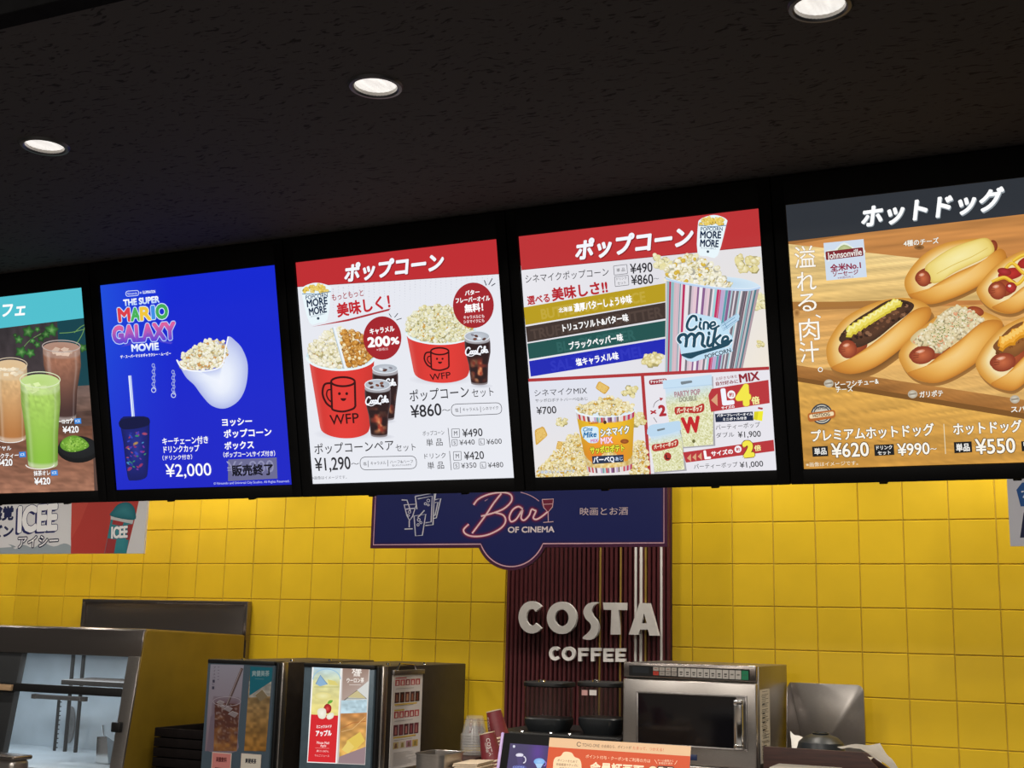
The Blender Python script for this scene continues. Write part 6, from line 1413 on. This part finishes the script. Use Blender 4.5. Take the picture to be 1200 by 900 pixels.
t = thing('napkin_box', 'brown open box holding cream napkins below the burgundy cups', 'box', ((q0[0]+q1[0])/2, 3.98, CT))
G().box(q0[0]-.006, q1[0]+.03, 3.90, 4.05, CT, zb_, .004).obj('box', M['wood'], t)
for k in range(7):
    z = zb_+.0005+k*.0062; dx = .004*math.sin(k*2.1)
    o = G().hexa([(q0[0]+dx, 3.905, z), (q1[0]+dx, 3.915, z+.004), (q1[0]+dx, 4.045, z+.006), (q0[0]+dx, 4.04, z+.002), (q0[0]+dx, 3.905, z+.005), (q1[0]+dx, 3.915, z+.009), (q1[0]+dx, 4.045, z+.011), (q0[0]+dx, 4.04, z+.007)], .0015).obj('paper_napkin', M['cream_paper'], None)
    tag(o, f'folded cream napkin, {("bottom", "second from the bottom", "third from the bottom", "middle", "third from the top", "second from the top", "topmost")[k]} of the pile below the burgundy cups', 'napkin', 'cream napkins in a pile')

# ------------------------------------------------------------------ small customer screen and orange card on the front counter
def tilted(u, v, Y, w_, h_, ang):
    tl = at_y(u, v, Y); uy = np.array([0, math.sin(ang), math.cos(ang)]); return tl-uy*h_, uy
ang = math.radians(16); org, uy = tilted(590.5, 858.5, 3.0, .30, .176, ang); nrm = np.cross((1, 0, 0), uy)
t = thing('customer_screen', 'small black customer screen showing white and blue mugs on purple', 'screen', (org[0]+.15, 2.98, FT))
def sl(name, x0, x1, y0, y1, n0, n1, m, bev=.003):
    f = lambda x, y, n_: tuple(org+np.array([x, 0, 0])+uy*y+nrm*n_)
    return G().hexa([f(x0, y0, n1), f(x1, y0, n1), f(x1, y0, n0), f(x0, y0, n0), f(x0, y1, n1), f(x1, y1, n1), f(x1, y1, n0), f(x0, y1, n0)], bev).obj(name, m, t)
sl('housing', 0, .30, 0, .176, -.03, 0, M['bezel']); sl('edge_trim', -.008, .001, -.003, .177, -.03, .001, mat('glow_tinted_edge', (.42, .30, .58), .3, 0, .05))  # white plastic rim, with the purple glow on it put into its colour
a = Art(org+np.array([.022, 0, 0])+uy*.02+nrm*.0008, (1, 0, 0), uy, .256, .130); a.base('2a1a56'); a.frame(490, 820, 7.06)
a.quad([(770, 360), (1300, 380), (1300, 640), (740, 640)], lambda S, T_, P: hx('2a1c58')+(hx('4a1f86')-hx('2a1c58'))*np.exp(-((S-.42)/.12)**2-((T_-.25)/.4)**2)[:, None], 20, 12)
a.ell(793, 386, 10, 12, 'cfd0e0', n=12); a.ell(840, 458, 32, 16, 'e9e6f2', 'cfcbe0'); a.ering(872, 496, 18, 26, 9, 'dcd8ea', -90, 100); a.poly([(815, 470), (868, 470), (858, 540), (826, 540)], '3a2a6a'); a.ell(838, 560, 60, 20, '3c3a8a')
a.ell(1003, 512, 46, 28, '9cc9f4', '6fa8e8'); a.ering(1044, 528, 14, 18, 7, '8a6ad0', -90, 110); a.poly([(968, 528), (1036, 530), (1015, 565), (985, 565)], 'a9cdf0'); a.text('COFFEE', (785, 556), (880, 558), 16, '9ab0f0', .03)
a.build('screen', M['art_lit'], t)
p = org+np.array([.15, 0, 0])+uy*.06+nrm*-.03
G().hexa([(p[0]-.03, p[1], FT+.01), (p[0]+.03, p[1], FT+.01), (p[0]+.03, p[1]+.03, FT+.01), (p[0]-.03, p[1]+.03, FT+.01), (p[0]-.03, p[1]-.004, p[2]), (p[0]+.03, p[1]-.004, p[2]), (p[0]+.03, p[1]+.02, p[2]), (p[0]-.03, p[1]+.02, p[2])], .004).obj('stand', M['black'], t)
G().box(p[0]-.08, p[0]+.08, p[1]-.10, p[1]+.07, FT, FT+.012, .005).obj('foot', M['black'], t)
ang = math.radians(14); h_ = .212; org, uy = tilted(644.2, 864.2, 2.62, .31, h_, ang); nrm = np.cross((1, 0, 0), uy)
w_ = at_y(809.7, 872.2, 2.62)[0]-org[0]
t = thing('notice_card', 'orange notice card with cream header standing before the microwave', 'notice card', (org[0]+w_/2, 2.58, FT))
a = Art(org, (1, 0, 0), uy, w_, h_, [(644.2, 864.2), (809.7, 872.2), None, None]); a.base('c04a22'); a.frame(630, 850, 6); T = a.text
a.poly([(60, 60), (1100, 110), (1100, 206), (60, 150)], 'd2b08c'); a.ering(288, 130, 14, 14, 5, '5a4a40', 30, 340); T('TOHO-ONE', (310, 134), (432, 139), 24, '5a4a40', .02); T('の会員なら、ポイントが', (444, 140), (655, 149), 24, '5a3a28', .03); T('たまって、つかえる！', (665, 150), (884, 161), 26, 'c4472c', .03)
a.blob([(110, 260), (125, 225), (160, 215), (185, 186), (235, 190), (258, 220), (292, 235), (305, 275), (300, 330), (270, 360), (150, 360), (112, 330)], [(0, 'e6cba8'), (1, 'e6cba8')], smooth=4)
T('ポイントをためて', (138, 244), (278, 254), 20, '4a2a1c', .03); T('映画鑑賞やグッズに', (130, 272), (284, 280), 20, '4a2a1c', .03); T('交換できます', (150, 300), (262, 306), 20, '4a2a1c', .03)
T('ポイント付与・クーポンをご利用の方は', (335, 214), (790, 242), 27, 'f0d2b4', .02); T('会員証画面', (365, 290), (742, 310), 78, 'f0d8bc', .04); T('をご提示ください', (420, 380), (742, 395), 44, 'f0d8bc', .03)
T('ホーム画面から', (840, 236), (955, 240), 17, 'f0d2b4', .03); T('会員証を表示', (848, 256), (948, 259), 17, 'f0d2b4', .03); a.line([(820, 232), (838, 262)], 3, 'f0d2b4'); a.line([(980, 238), (962, 266)], 3, 'f0d2b4')
a.rrect([(838, 275), (960, 280), (968, 420), (836, 415)], 16, '3a2a28'); a.rrect([(846, 284), (952, 288), (960, 420), (844, 415)], 10, 'ead8c4'); a.rrect([(880, 280), (912, 282), (912, 292), (880, 290)], 4, '1c1614'); a.ell(808, 300, 30, 22, 'ead0b0', n=20); a.ering(808, 300, 30, 22, 3, '6a3a2a'); a.ell(796, 300, 5, 5, '6a3a2a', n=10)
a.build('printed_face', M['art_print'], t, .0015, M['paper'])
f = lambda x, y, n_: tuple(org+np.array([x, 0, 0])+uy*y+nrm*n_)
yb = (FT+.006-org[2])/uy[2]; top = f(0, 0, -.002)
G().hexa([f(.01, yb, -.006), f(w_-.01, yb, -.006), f(w_-.01, yb, -.002), f(.01, yb, -.002), f(.01, h_*.8, -.006), f(w_-.01, h_*.8, -.006), f(w_-.01, h_*.8, -.002), f(.01, h_*.8, -.002)], 0).obj('back_plate', M['clear_plastic'], t)
pb_ = f(0, yb, -.004); G().box(org[0]+.01, org[0]+w_-.01, pb_[1]-.03, pb_[1]+.07, FT, FT+.006, .002).obj('foot', M['clear_plastic'], t)
